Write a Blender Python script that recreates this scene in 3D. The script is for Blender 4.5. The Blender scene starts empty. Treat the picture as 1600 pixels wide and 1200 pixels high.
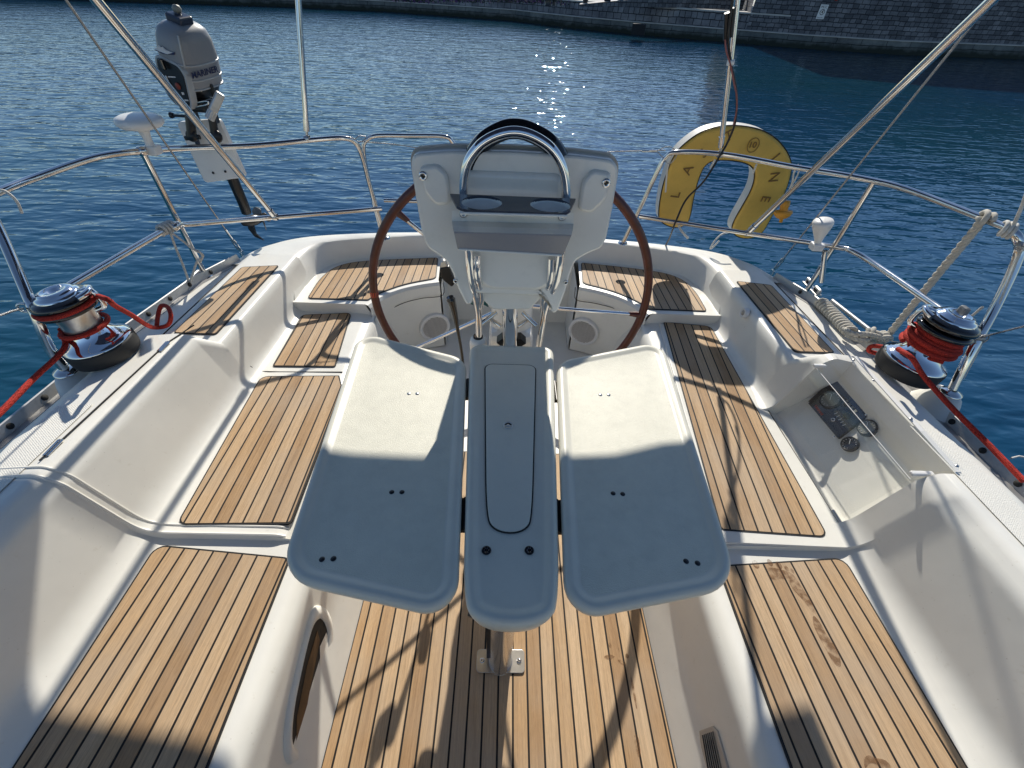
import bpy, bmesh, math, random
from mathutils import Vector, Matrix, noise as mn
random.seed(7)
SC = bpy.context.scene
COL = SC.collection
PI = math.pi
SL = 0.048                       # the cockpit sole and decks drain aft: fall per metre
V3 = Vector
# ------------------------------------------------------------------ camera calibration
F_, P_, R_, Y_ = 688.0, math.radians(43.15), math.radians(2.9), math.radians(1.89)
C0 = V3((-.032, 0, 1.73))
FW = V3((math.sin(Y_)*math.cos(P_), math.cos(Y_)*math.cos(P_), -math.sin(P_)))
rt0 = V3((math.cos(Y_), -math.sin(Y_), 0)); up0 = rt0.cross(FW)
RT = rt0*math.cos(R_) + up0*math.sin(R_); UP = -rt0*math.sin(R_) + up0*math.cos(R_)
def ray(px, py): return FW + RT*((px-800)/F_) - UP*((py-600)/F_)
def P(px, py, z, s=SL):          # survey point on the (sloping) plane at deck height z
    d = ray(px, py); return C0 + d*((z-C0.z)/(d.z+s*d.y))
def PY(px, py, Y): d = ray(px, py); return C0 + d*((Y-C0.y)/d.y)
def PX(px, py, X): d = ray(px, py); return C0 + d*((X-C0.x)/d.x)
def PP(px, py, o, n): d = ray(px, py); return C0 + d*((o-C0).dot(n)/d.dot(n))
def B(x, y, z): return V3((x, y, z-SL*y))
# ------------------------------------------------------------------ object helpers
def setp(o, label=None, cat=None, group=None, kind=None):
    if label: o['label'] = label
    if cat: o['category'] = cat
    if group: o['group'] = group
    if kind: o['kind'] = kind
    return o
def empty(name, loc, label, cat, group=None):
    o = bpy.data.objects.new(name, None); COL.objects.link(o); o.location = loc
    o.empty_display_size = .05
    return setp(o, label, cat, group)
ORIG = {}
class MB:
    def __init__(s): s.v = []; s.f = []; s.mi = []; s.sm = []; s.uv = {}
    def add(s, vs, fs, mi=0, smooth=True, uv=None):
        b = len(s.v); s.v += [V3(v) for v in vs]
        for k, f in enumerate(fs):
            s.f.append([b+i for i in f]); s.mi.append(mi); s.sm.append(smooth)
        if uv:
            for i, u in enumerate(uv): s.uv[b+i] = u
        return s
    def tube(s, pts, r, seg=10, smooth_n=0, closed=False, cap=True, mi=0, taper=None):
        pts = [V3(p) for p in pts]
        if smooth_n: pts = catmull(pts, smooth_n, closed)
        n = len(pts); tang = []
        for i in range(n):
            a = pts[(i-1) % n] if (closed or i > 0) else pts[i]
            b = pts[(i+1) % n] if (closed or i < n-1) else pts[i]
            t = (b-a); tang.append(t.normalized() if t.length > 1e-9 else V3((0, 0, 1)))
        u = tang[0].orthogonal().normalized(); rings = []
        for i in range(n):
            t = tang[i]; u = (u - t*u.dot(t)); u = u.normalized() if u.length > 1e-6 else t.orthogonal().normalized()
            w = t.cross(u); rr = r if not taper else taper(i/(n-1))*r
            rings.append([pts[i] + (u*math.cos(2*PI*k/seg) + w*math.sin(2*PI*k/seg))*rr for k in range(seg)])
        vs = [p for rg in rings for p in rg]; fs = []
        m = n if closed else n-1
        for i in range(m):
            for k in range(seg):
                a = i*seg+k; b = i*seg+(k+1) % seg; j = (i+1) % n
                fs.append([a, b, j*seg+(k+1) % seg, j*seg+k])
        s.add(vs, fs, mi, True)
        if cap and not closed:
            s.add(rings[0][::-1], [list(range(seg))], mi, False); s.add(rings[-1], [list(range(seg))], mi, False)
        return s
    def lathe(s, prof, o, axis=(0, 0, 1), seg=32, mi=0, smooth=True):
        ax = V3(axis).normalized(); u = ax.orthogonal().normalized(); w = ax.cross(u); o = V3(o)
        vs = []; fs = []
        for r, h in prof:
            for k in range(seg):
                a = 2*PI*k/seg; vs.append(o + ax*h + (u*math.cos(a)+w*math.sin(a))*max(r, 1e-5))
        for i in range(len(prof)-1):
            for k in range(seg):
                fs.append([i*seg+k, i*seg+(k+1) % seg, (i+1)*seg+(k+1) % seg, (i+1)*seg+k])
        s.add(vs, fs, mi, smooth); return s
    def box(s, c, size, rot=None, mi=0, bev=0.0):
        bm = bmesh.new(); bmesh.ops.create_cube(bm, size=1)
        for v in bm.verts: v.co = V3((v.co.x*size[0], v.co.y*size[1], v.co.z*size[2]))
        if bev: bmesh.ops.bevel(bm, geom=bm.edges[:], offset=bev, segments=2, profile=.5, affect='EDGES')
        M = rot if rot is not None else Matrix.Identity(3)
        bm.verts.index_update()
        s.add([V3(c)+M @ v.co for v in bm.verts], [[v.index for v in f.verts] for f in bm.faces], mi, False)
        bm.free(); return s
    def prism(s, top, depth, mi=0, bev=None, smooth=False):
        """top: list of 3D points (ccw seen from outside); depth: vector to the back."""
        n = len(top); top = [V3(p) for p in top]; d = V3(depth)
        bot = [p+d for p in top]
        if bev:
            ins = inset3(top, bev[0], d)
            mid = [p + d.normalized()*bev[1] for p in top]
            ins2 = [(a+b)/2*.4 + (p)*.6 for a, b, p in zip(ins, mid, top)]
            loops = [ins, ins2, mid, bot]
        else: loops = [top, bot]
        vs = [p for L in loops for p in L]; fs = []
        for j in range(len(loops)-1):
            for i in range(n): fs.append([j*n+i, (j+1)*n+i, (j+1)*n+(i+1) % n, j*n+(i+1) % n])
        s.add(vs, fs, mi, True if bev else smooth)
        s.add(loops[0], [list(range(n))], mi, False); s.add(bot[::-1], [list(range(n))], mi, False)
        return s
    def build(s, name, mat, parent=None, auto=None):
        o = ORIG.get(parent.name, V3((0, 0, 0))) if parent else V3((0, 0, 0))
        # drop unused, keep simple
        me = bpy.data.meshes.new(name)
        ctr = V3((0, 0, 0))
        if parent is None:
            xs = s.v; lo = V3((min(v.x for v in xs), min(v.y for v in xs), min(v.z for v in xs))); hi = V3((max(v.x for v in xs), max(v.y for v in xs), max(v.z for v in xs)))
            ctr = V3(((lo.x+hi.x)/2, (lo.y+hi.y)/2, lo.z)); o = ctr
        me.from_pydata([v-o for v in s.v], [], s.f)
        mats = mat if isinstance(mat, (list, tuple)) else [mat]
        for m in mats: me.materials.append(m)
        me.polygons.foreach_set('material_index', s.mi); me.polygons.foreach_set('use_smooth', s.sm)
        if s.uv:
            L = me.uv_layers.new(name='UVMap')
            for lp in me.loops: L.data[lp.index].uv = s.uv.get(lp.vertex_index, (0, 0))
        me.update()
        bm = bmesh.new(); bm.from_mesh(me); bmesh.ops.recalc_face_normals(bm, faces=bm.faces[:]); 
        if auto: bmesh.ops.remove_doubles(bm, verts=bm.verts[:], dist=1e-5)
        bm.to_mesh(me); bm.free()
        if auto:
            for p in me.polygons: p.use_smooth = len(p.vertices) < 8
            me.set_sharp_from_angle(angle=math.radians(auto))
        ob = bpy.data.objects.new(name, me); COL.objects.link(ob)
        if parent: ob.parent = parent; ORIG[ob.name] = o
        else: ob.location = ctr; ORIG[ob.name] = ctr
        return ob
def thing(name, loc, label, cat, group=None):
    o = empty(name, V3(loc), label, cat, group); ORIG[o.name] = V3(loc); return o
def catmull(p, n, closed=False):
    out = []; m = len(p)
    rng = range(m) if closed else range(m-1)
    for i in rng:
        p0 = p[(i-1) % m] if (closed or i > 0) else p[i]*2-p[i+1]
        p1 = p[i]; p2 = p[(i+1) % m]
        p3 = p[(i+2) % m] if (closed or i < m-2) else p2*2-p1
        for k in range(n):
            t = k/n
            out.append(0.5*((2*p1)+(p2-p0)*t+(2*p0-5*p1+4*p2-p3)*t*t+(3*p1-p0-3*p2+p3)*t**3))
    if not closed: out.append(p[-1])
    return out
def bez_round(pts, rad, n=6, closed=True):
    """round polygon corners; pts list of Vectors, rad number or list."""
    m = len(pts); out = []
    for i in range(m):
        r = rad[i] if isinstance(rad, (list, tuple)) else rad
        p = pts[i]
        if (not closed and i in (0, m-1)) or r <= 0: 
            out += [p.copy()]*1 if r <= 0 or (not closed and i in (0, m-1)) else []
            continue
        a = pts[i-1]-p; b = pts[(i+1) % m]-p
        ra = min(r, a.length*.48); rb = min(r, b.length*.48)
        A = p+a.normalized()*ra; Bp = p+b.normalized()*rb
        w = math.sin(max(.02, a.angle(b))/2)
        for k in range(n+1):
            t = k/n; out.append((A*(1-t)**2 + p*2*w*t*(1-t) + Bp*t*t)/((1-t)**2+2*w*t*(1-t)+t*t))
    return out
def inset3(loop, d, normal):
    """move loop inwards (in its plane) by d. normal = any vector along plane normal"""
    n = len(loop); nn = V3(normal).normalized()
    c = sum(loop, V3((0, 0, 0)))/n; out = []
    area = V3((0, 0, 0))
    for i in range(n): area += (loop[i]-c).cross(loop[(i+1) % n]-c)
    sg = 1 if area.dot(nn) > 0 else -1
    for i in range(n):
        a = loop[i-1]; b = loop[(i+1) % n]; p = loop[i]
        e1 = (p-a); e2 = (b-p)
        if e1.length < 1e-7: e1 = e2
        if e2.length < 1e-7: e2 = e1
        n1 = nn.cross(e1.normalized())*sg; n2 = nn.cross(e2.normalized())*sg
        m = (n1+n2); L = m.length
        m = m/L if L > 1e-6 else n1
        out.append(p + m*(d/max(.5, m.dot(n1))))
    return out
def rope3(mb, pts, R, pitch=.07, smooth_n=8, seg=7, mi=0, strands=3):
    pts = catmull([V3(p) for p in pts], smooth_n)
    # resample evenly
    L = [0]
    for a, b in zip(pts, pts[1:]): L.append(L[-1]+(b-a).length)
    step = pitch/7; n = max(4, int(L[-1]/step)); res = []; j = 0
    for i in range(n+1):
        d = L[-1]*i/n
        while j < len(L)-2 and L[j+1] < d: j += 1
        t = (d-L[j])/max(1e-9, L[j+1]-L[j]); res.append(pts[j].lerp(pts[j+1], t))
    u = (res[1]-res[0]).orthogonal().normalized(); S = [[] for _ in range(strands)]
    for i, p in enumerate(res):
        t = (res[min(i+1, n)]-res[max(i-1, 0)]).normalized(); u = (u-t*u.dot(t)).normalized(); w = t.cross(u)
        for k in range(strands):
            a = 2*PI*(i/n*L[-1]/pitch + k/strands)
            S[k].append(p+(u*math.cos(a)+w*math.sin(a))*R*.48)
    for s in S: mb.tube(s, R*.56, seg=seg, mi=mi)
    return mb
# ------------------------------------------------------------------ materials
def nodes(name):
    m = bpy.data.materials.new(name); m.use_nodes = True; nt = m.node_tree
    return m, nt, nt.nodes['Principled BSDF']
def N(nt, t, **k):
    n = nt.nodes.new(t)
    for a, b in k.items():
        if a.startswith('i_'):
            key = a[2:]; n.inputs[int(key) if key.isdigit() else key.replace('_', ' ')].default_value = b
        else: setattr(n, a, b)
    return n
def ramp(nt, stops, interp='LINEAR'):
    r = nt.nodes.new('ShaderNodeValToRGB'); r.color_ramp.interpolation = interp
    e = r.color_ramp.elements
    while len(e) > 1: e.remove(e[-1])
    e[0].position = stops[0][0]; e[0].color = (*stops[0][1], 1)
    for p, c in stops[1:]:
        x = e.new(p); x.color = (*c, 1)
    return r
def simple(name, col, rough=.4, metal=0, bump=0, bscale=200, var=.06, vscale=3, coat=0, spec=.5, dirt=0, rvar=0):
    m, nt, b = nodes(name); L = nt.links.new
    tc = N(nt, 'ShaderNodeTexCoord')
    n1 = N(nt, 'ShaderNodeTexNoise', i_Scale=vscale, i_Detail=6.0, i_Roughness=.6); L(tc.outputs['Object'], n1.inputs['Vector'])
    lo = tuple(max(0, c*(1-var)) for c in col); hi = tuple(min(1, c*(1+var)) for c in col)
    r = ramp(nt, [(.3, lo), (.7, hi)]); L(n1.outputs['Fac'], r.inputs[0])
    out = r.outputs[0]
    if dirt:
        n2 = N(nt, 'ShaderNodeTexNoise', i_Scale=18.0, i_Detail=8.0, i_Roughness=.7); L(tc.outputs['Object'], n2.inputs['Vector'])
        r2 = ramp(nt, [(.52, (1, 1, 1)), (.75, (1-dirt,)*3)]); L(n2.outputs['Fac'], r2.inputs[0])
        mx = N(nt, 'ShaderNodeMixRGB', blend_type='MULTIPLY', i_Fac=1.0); L(out, mx.inputs[1]); L(r2.outputs[0], mx.inputs[2]); out = mx.outputs[0]
    L(out, b.inputs['Base Color'])
    b.inputs['Roughness'].default_value = rough; b.inputs['Metallic'].default_value = metal
    b.inputs['Specular IOR Level'].default_value = spec; b.inputs['Coat Weight'].default_value = coat; b.inputs['Coat Roughness'].default_value = .08
    if rvar:
        mr = N(nt, 'ShaderNodeMapRange'); mr.inputs[3].default_value = max(0, rough-rvar); mr.inputs[4].default_value = rough+rvar
        L(n1.outputs['Fac'], mr.inputs[0]); L(mr.outputs[0], b.inputs['Roughness'])
    if bump:
        n3 = N(nt, 'ShaderNodeTexNoise', i_Scale=bscale, i_Detail=3.0); L(tc.outputs['Object'], n3.inputs['Vector'])
        bp = N(nt, 'ShaderNodeBump', i_Strength=bump, i_Distance=.002); L(n3.outputs['Fac'], bp.inputs['Height']); L(bp.outputs[0], b.inputs['Normal'])
    return m
def gelcoat(name, nonskid=False, col=(.87, .85, .775)):
    m, nt, b = nodes(name); L = nt.links.new
    tc = N(nt, 'ShaderNodeTexCoord')
    n1 = N(nt, 'ShaderNodeTexNoise', i_Scale=1.7, i_Detail=5.0, i_Roughness=.65); L(tc.outputs['Object'], n1.inputs['Vector'])
    r = ramp(nt, [(.3, tuple(c*.88 for c in col)), (.7, tuple(min(1, c*1.03) for c in col))]); L(n1.outputs['Fac'], r.inputs[0])
    n2 = N(nt, 'ShaderNodeTexNoise', i_Scale=26.0, i_Detail=9.0, i_Roughness=.75); L(tc.outputs['Object'], n2.inputs['Vector'])
    r2 = ramp(nt, [(.60, (1, 1, 1)), (.74, (.86, .84, .80))]); L(n2.outputs['Fac'], r2.inputs[0])
    v = N(nt, 'ShaderNodeTexVoronoi', i_Scale=38.0); L(tc.outputs['Object'], v.inputs['Vector'])
    r3 = ramp(nt, [(.03, (.45, .40, .34)), (.07, (1, 1, 1))]); L(v.outputs['Distance'], r3.inputs[0])
    mx = N(nt, 'ShaderNodeMixRGB', blend_type='MULTIPLY', i_Fac=1.0); L(r.outputs[0], mx.inputs[1]); L(r2.outputs[0], mx.inputs[2])
    mx2 = N(nt, 'ShaderNodeMixRGB', blend_type='MULTIPLY', i_Fac=.35); L(mx.outputs[0], mx2.inputs[1]); L(r3.outputs[0], mx2.inputs[2])
    L(mx2.outputs[0], b.inputs['Base Color'])
    b.inputs['Roughness'].default_value = .33 if not nonskid else .6
    if not nonskid:
        mr = N(nt, 'ShaderNodeMapRange'); mr.inputs[3].default_value = .22; mr.inputs[4].default_value = .5
        L(n2.outputs['Fac'], mr.inputs[0]); L(mr.outputs[0], b.inputs['Roughness'])
        n3 = N(nt, 'ShaderNodeTexNoise', i_Scale=9.0, i_Detail=2.0); L(tc.outputs['Object'], n3.inputs['Vector'])
        bp = N(nt, 'ShaderNodeBump', i_Strength=.12, i_Distance=.01); L(n3.outputs['Fac'], bp.inputs['Height']); L(bp.outputs[0], b.inputs['Normal'])
    else:
        mp = N(nt, 'ShaderNodeMapping'); mp.inputs['Rotation'].default_value = (0, 0, .6); mp.inputs['Scale'].default_value = (1, 1, 0.01); L(tc.outputs['Object'], mp.inputs['Vector'])
        vv = N(nt, 'ShaderNodeTexVoronoi', i_Scale=210.0, i_Randomness=.25); L(mp.outputs[0], vv.inputs['Vector'])
        bp = N(nt, 'ShaderNodeBump', i_Strength=.9, i_Distance=.002); L(vv.outputs['Distance'], bp.inputs['Height']); L(bp.outputs[0], b.inputs['Normal'])
    return m
def teak_mat(name, dark=1.0):
    m, nt, b = nodes(name); L = nt.links.new
    uv = N(nt, 'ShaderNodeUVMap'); sep = N(nt, 'ShaderNodeSeparateXYZ'); L(uv.outputs[0], sep.inputs[0])
    fl = N(nt, 'ShaderNodeMath', operation='FLOOR'); L(sep.outputs[0], fl.inputs[0])
    fr = N(nt, 'ShaderNodeMath', operation='FRACT'); L(sep.outputs[0], fr.inputs[0])
    wn = N(nt, 'ShaderNodeTexWhiteNoise', noise_dimensions='1D'); L(fl.outputs[0], wn.inputs['W'])
    # plank-local coordinates for the grain
    vo = N(nt, 'ShaderNodeMath', operation='MULTIPLY_ADD', i_1=1.0, i_2=0.0); 
    mul = N(nt, 'ShaderNodeMath', operation='MULTIPLY', i_1=37.0); L(wn.outputs['Value'], mul.inputs[0])
    addv = N(nt, 'ShaderNodeMath', operation='ADD'); L(sep.outputs[1], addv.inputs[0]); L(mul.outputs[0], addv.inputs[1])
    cb = N(nt, 'ShaderNodeCombineXYZ'); L(fr.outputs[0], cb.inputs[0]); L(addv.outputs[0], cb.inputs[1]); L(fl.outputs[0], cb.inputs[2])
    mp = N(nt, 'ShaderNodeMapping'); mp.inputs['Scale'].default_value = (9.0, 5.0, 3.0); L(cb.outputs[0], mp.inputs['Vector'])
    g1 = N(nt, 'ShaderNodeTexNoise', i_Scale=1.0, i_Detail=7.0, i_Roughness=.7, i_Distortion=.6); L(mp.outputs[0], g1.inputs['Vector'])
    mp2 = N(nt, 'ShaderNodeMapping'); mp2.inputs['Scale'].default_value = (55.0, 38.0, 3.0); L(cb.outputs[0], mp2.inputs['Vector'])
    g2 = N(nt, 'ShaderNodeTexNoise', i_Scale=1.0, i_Detail=5.0, i_Roughness=.75); L(mp2.outputs[0], g2.inputs['Vector'])
    mp3 = N(nt, 'ShaderNodeMapping'); mp3.inputs['Scale'].default_value = (1.3, 1.1, 3.0); L(cb.outputs[0], mp3.inputs['Vector'])
    g3 = N(nt, 'ShaderNodeTexNoise', i_Scale=1.0, i_Detail=3.0); L(mp3.outputs[0], g3.inputs['Vector'])
    r1 = ramp(nt, [(.0, (.29, .17, .085)), (.5, (.49, .315, .165)), (1.0, (.66, .48, .30))])
    sm = N(nt, 'ShaderNodeMath', operation='MULTIPLY_ADD', i_1=.55); L(wn.outputs['Value'], sm.inputs[0])
    m1 = N(nt, 'ShaderNodeMath', operation='MULTIPLY', i_1=.62); L(g3.outputs['Fac'], m1.inputs[0]); L(m1.outputs[0], sm.inputs[2])
    L(sm.outputs[0], r1.inputs[0])
    r2 = ramp(nt, [(.25, (.55, .50, .45)), (.5, (.95, .95, .95)), (.75, (1.25, 1.22, 1.16))]); L(g1.outputs['Fac'], r2.inputs[0])
    r3 = ramp(nt, [(.3, (.62, .6, .58)), (.55, (1.05, 1.05, 1.05)), (.75, (1.25, 1.25, 1.22))]); L(g2.outputs['Fac'], r3.inputs[0])
    a = N(nt, 'ShaderNodeMixRGB', blend_type='MULTIPLY', i_Fac=.8); L(r1.outputs[0], a.inputs[1]); L(r2.outputs[0], a.inputs[2])
    c = N(nt, 'ShaderNodeMixRGB', blend_type='MULTIPLY', i_Fac=.75); L(a.outputs[0], c.inputs[1]); L(r3.outputs[0], c.inputs[2])
    # grey weathering blotches
    tc = N(nt, 'ShaderNodeTexCoord'); g4 = N(nt, 'ShaderNodeTexNoise', i_Scale=4.0, i_Detail=5.0); L(tc.outputs['Object'], g4.inputs['Vector'])
    r4 = ramp(nt, [(.42, (0, 0, 0)), (.68, (.42, .42, .42))]); L(g4.outputs['Fac'], r4.inputs[0])
    w = N(nt, 'ShaderNodeMixRGB', i_Color2=(.44*dark, .36*dark, .275*dark, 1)); L(r4.outputs[0], w.inputs[0]); L(c.outputs[0], w.inputs[1])
    # seams
    s1 = N(nt, 'ShaderNodeMath', operation='SUBTRACT', i_1=.5); L(fr.outputs[0], s1.inputs[0])
    s2 = N(nt, 'ShaderNodeMath', operation='ABSOLUTE'); L(s1.outputs[0], s2.inputs[0])
    s3 = N(nt, 'ShaderNodeMapRange'); s3.inputs[1].default_value = .428; s3.inputs[2].default_value = .444; L(s2.outputs[0], s3.inputs[0])
    f = N(nt, 'ShaderNodeMixRGB', i_Color2=(.012, .011, .010, 1)); L(s3.outputs[0], f.inputs[0]); L(w.outputs[0], f.inputs[1])
    if dark != 1.0:
        hs = N(nt, 'ShaderNodeHueSaturation'); hs.inputs['Value'].default_value = dark; L(f.outputs[0], hs.inputs['Color']); L(hs.outputs[0], b.inputs['Base Color'])
    else: L(f.outputs[0], b.inputs['Base Color'])
    b.inputs['Roughness'].default_value = .62; b.inputs['Specular IOR Level'].default_value = .3
    hs = N(nt, 'ShaderNodeMath', operation='SUBTRACT'); L(g2.outputs['Fac'], hs.inputs[0]); L(s3.outputs[0], hs.inputs[1])
    bp = N(nt, 'ShaderNodeBump', i_Strength=.5, i_Distance=.0015); L(hs.outputs[0], bp.inputs['Height']); L(bp.outputs[0], b.inputs['Normal'])
    return m
M = {}
M['gel'] = gelcoat('gelcoat'); M['nonskid'] = gelcoat('nonskid_gelcoat', True)
M['teak'] = teak_mat('teak')
M['caulk'] = simple('black_caulk', (.012, .011, .010), .6)
M['groove'] = simple('shadow_gap', (.03, .028, .025), .8)
M['steel'] = simple('polished_stainless', (.72, .71, .69), .09, 1, var=.05, vscale=14, rvar=.05)
M['brushed'] = simple('brushed_stainless', (.60, .59, .57), .32, 1, var=.12, vscale=30)
M['alu'] = simple('anodised_aluminium', (.56, .55, .53), .42, .85, var=.08, dirt=.25)
M['satin'] = simple('satin_steel', (.74, .72, .69), .22, .85, var=.05)
M['chrome'] = simple('chrome', (.82, .82, .83), .05, 1, var=.02)
M['tabletop'] = simple('moulded_tabletop', (.74, .72, .62), .38, bump=.12, bscale=600, var=.03, vscale=6, dirt=.06)
M['tabletex'] = simple('textured_tabletop', (.74, .72, .60), .5, bump=.5, bscale=420, var=.05, vscale=25, dirt=.08)
M['pod'] = simple('pod_plastic', (.87, .84, .78), .22, var=.03, vscale=4, coat=.4, dirt=.08)
M['holder'] = simple('shaded_tray_plastic', (.27, .27, .30), .3, var=.04, vscale=5, dirt=.1)  # grey carries the shade on the lower tray faces
M['shelf'] = simple('smoked_shelf_plastic', (.05, .055, .075), .2, var=.05, vscale=5)
M['beige'] = simple('beige_trim', (.46, .42, .37), .5)
M['black'] = simple('black_plastic', (.012, .012, .013), .3, var=.3)
M['blackgloss'] = simple('gloss_black', (.008, .008, .009), .1, coat=.5)
M['rubber'] = simple('black_rubber', (.02, .02, .02), .65, var=.2)
M['rope_red'] = simple('red_braided_rope', (.50, .035, .022), .75, bump=.9, bscale=330, var=.35, vscale=160)
def braid(name, col):
    m, nt, b = nodes(name); L = nt.links.new
    tc = N(nt, 'ShaderNodeTexCoord'); v = N(nt, 'ShaderNodeTexVoronoi', i_Scale=300.0, i_Randomness=.35); L(tc.outputs['Object'], v.inputs['Vector'])
    r_ = ramp(nt, [(.15, tuple(min(1, c*1.5+.02) for c in col)), (.45, col), (.75, tuple(c*.28 for c in col))]); L(v.outputs['Distance'], r_.inputs[0])
    n = N(nt, 'ShaderNodeTexNoise', i_Scale=9.0, i_Detail=4.0); L(tc.outputs['Object'], n.inputs['Vector']); r2 = ramp(nt, [(.3, (.7, .7, .7)), (.7, (1.15, 1.15, 1.15))]); L(n.outputs['Fac'], r2.inputs[0])
    mx = N(nt, 'ShaderNodeMixRGB', blend_type='MULTIPLY', i_Fac=1.0); L(r_.outputs[0], mx.inputs[1]); L(r2.outputs[0], mx.inputs[2]); L(mx.outputs[0], b.inputs['Base Color'])
    b.inputs['Roughness'].default_value = .8; b.inputs['Specular IOR Level'].default_value = .25
    bp = N(nt, 'ShaderNodeBump', i_Strength=1.0, i_Distance=.0012); bp.invert = True; L(v.outputs['Distance'], bp.inputs['Height']); L(bp.outputs[0], b.inputs['Normal'])
    return m
M['rope_red'] = braid('red_braid', (.46, .035, .022))
M['rope'] = simple('weathered_white_rope', (.55, .52, .45), .85, bump=.6, bscale=500, var=.15, vscale=60)
M['cord'] = simple('white_cord', (.62, .60, .55), .8, bump=.4, bscale=600, var=.15, vscale=90)
M['white'] = simple('white_plastic', (.82, .81, .78), .35, var=.04, dirt=.12)
M['yellow'] = simple('yellow_vinyl', (.68, .43, .08), .5, bump=.25, bscale=60, var=.13, vscale=9, dirt=.18)
M['ink'] = simple('faded_marker_ink', (.20, .105, .025), .6, var=.25, vscale=40)
M['piping'] = simple('white_vinyl_edge', (.70, .68, .62), .5, var=.06, dirt=.2)
M['cup'] = simple('white_cup_liner', (.90, .88, .82), .7, var=.02, spec=.1)
M['orange'] = simple('orange_plastic', (.75, .33, .03), .35, var=.1)
M['red'] = simple('red_tape', (.55, .05, .02), .5)
M['mahogany'] = simple('brown_leather_rim', (.085, .013, .006), .30, var=.35, vscale=22, coat=.15, bump=.15, bscale=300)
M['cowl'] = simple('grey_cowling_paint', (.25, .26, .28), .42, var=.05, vscale=8, coat=.15, bump=.05)
M['cowllight'] = simple('silver_cowling_stripe', (.42, .43, .44), .3, .2)
M['darkblue'] = simple('dark_blue_decal', (.012, .02, .08), .4)
M['navy'] = simple('navy_plastic', (.02, .03, .06), .3)
M['glassy'] = simple('gauge_glass', (.05, .05, .05), .06, coat=.6)
M['dial'] = simple('gauge_dial', (.20, .20, .17), .5)
M['decalwhite'] = simple('white_print', (.7, .7, .7), .5)
M['wire'] = simple('stainless_wire', (.42, .41, .40), .35, .9, bump=.8, bscale=700, var=.25, vscale=300)
M['canvas'] = simple('blue_canvas', (.03, .05, .12), .8, bump=.5, bscale=400)
M['wetteak'] = None
M['green'] = simple('green_plastic', (.01, .10, .09), .4)
def wet(name):
    m, nt, b = nodes(name); L = nt.links.new
    tc = N(nt, 'ShaderNodeTexCoord'); mp = N(nt, 'ShaderNodeMapping'); mp.inputs['Scale'].default_value = (200, 22, 20); L(tc.outputs['Object'], mp.inputs['Vector'])
    n = N(nt, 'ShaderNodeTexNoise', i_Scale=1.0, i_Detail=5.0); L(mp.outputs[0], n.inputs['Vector'])
    r = ramp(nt, [(.3, (.15, .070, .028)), (.7, (.27, .145, .065))]); L(n.outputs['Fac'], r.inputs[0]); L(r.outputs[0], b.inputs['Base Color'])
    b.inputs['Roughness'].default_value = .3
    # ragged, drying edges
    n2 = N(nt, 'ShaderNodeTexNoise', i_Scale=45.0, i_Detail=5.0); L(tc.outputs['Object'], n2.inputs['Vector'])
    r2 = ramp(nt, [(.34, (0, 0, 0)), (.58, (.55, .55, .55))]); L(n2.outputs['Fac'], r2.inputs[0])
    L(r2.outputs[0], b.inputs['Alpha'])
    return m
M['wetteak'] = wet('wet_teak')
def clear(name, rough=.04):
    m, nt, b = nodes(name); L = nt.links.new
    nt.nodes.remove(b); out = nt.nodes['Material Output']
    tr = N(nt, 'ShaderNodeBsdfTransparent', i_Color=(.97, .975, .97, 1)); gl = N(nt, 'ShaderNodeBsdfGlossy', i_Roughness=rough); gl.inputs[0].default_value = (1, 1, 1, 1)
    fr = N(nt, 'ShaderNodeLayerWeight', i_Blend=.12); mx = N(nt, 'ShaderNodeMixShader')
    tc = N(nt, 'ShaderNodeTexCoord'); n = N(nt, 'ShaderNodeTexNoise', i_Scale=14.0, i_Detail=6.0); L(tc.outputs['Object'], n.inputs['Vector'])
    r = ramp(nt, [(.35, (.02, .02, .02)), (.8, (.05, .05, .05))]); L(n.outputs['Fac'], r.inputs[0])
    df = N(nt, 'ShaderNodeBsdfDiffuse'); df.inputs[0].default_value = (.6, .6, .58, 1)
    mx0 = N(nt, 'ShaderNodeMixShader'); L(r.outputs[0], mx0.inputs[0]); L(tr.outputs[0], mx0.inputs[1]); L(df.outputs[0], mx0.inputs[2])
    frm = N(nt, 'ShaderNodeMapRange'); frm.inputs[3].default_value = .05; frm.inputs[4].default_value = .14; L(fr.outputs['Facing'], frm.inputs[0]); L(frm.outputs[0], mx.inputs[0]); L(mx0.outputs[0], mx.inputs[1]); L(gl.outputs[0], mx.inputs[2]); L(mx.outputs[0], out.inputs[0])
    return m
M['clear'] = clear('clear_acrylic')
def text(s, size, o, xdir, ydir, mat, name, parent, depth=.0008, align='CENTER', bold=0.0):
    cu = bpy.data.curves.new(name, 'FONT'); cu.body = s; cu.size = size; cu.extrude = depth; cu.align_x = align; cu.align_y = 'CENTER'; cu.offset = bold
    tmp = bpy.data.objects.new('tmp', cu); COL.objects.link(tmp)
    bpy.context.view_layer.update()
    me = bpy.data.meshes.new_from_object(tmp.evaluated_get(bpy.context.evaluated_depsgraph_get()))
    bpy.data.objects.remove(tmp); bpy.data.curves.remove(cu)
    x = V3(xdir).normalized(); z = x.cross(V3(ydir)).normalized(); y = z.cross(x)
    R = Matrix((x, y, z)).transposed()
    mb = MB(); mb.add([V3(o)+R @ v.co for v in me.vertices], [list(p.vertices) for p in me.polygons], 0, False)
    bpy.data.meshes.remove(me)
    return mb if name is None else mb.build(name, mat, parent)
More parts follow.
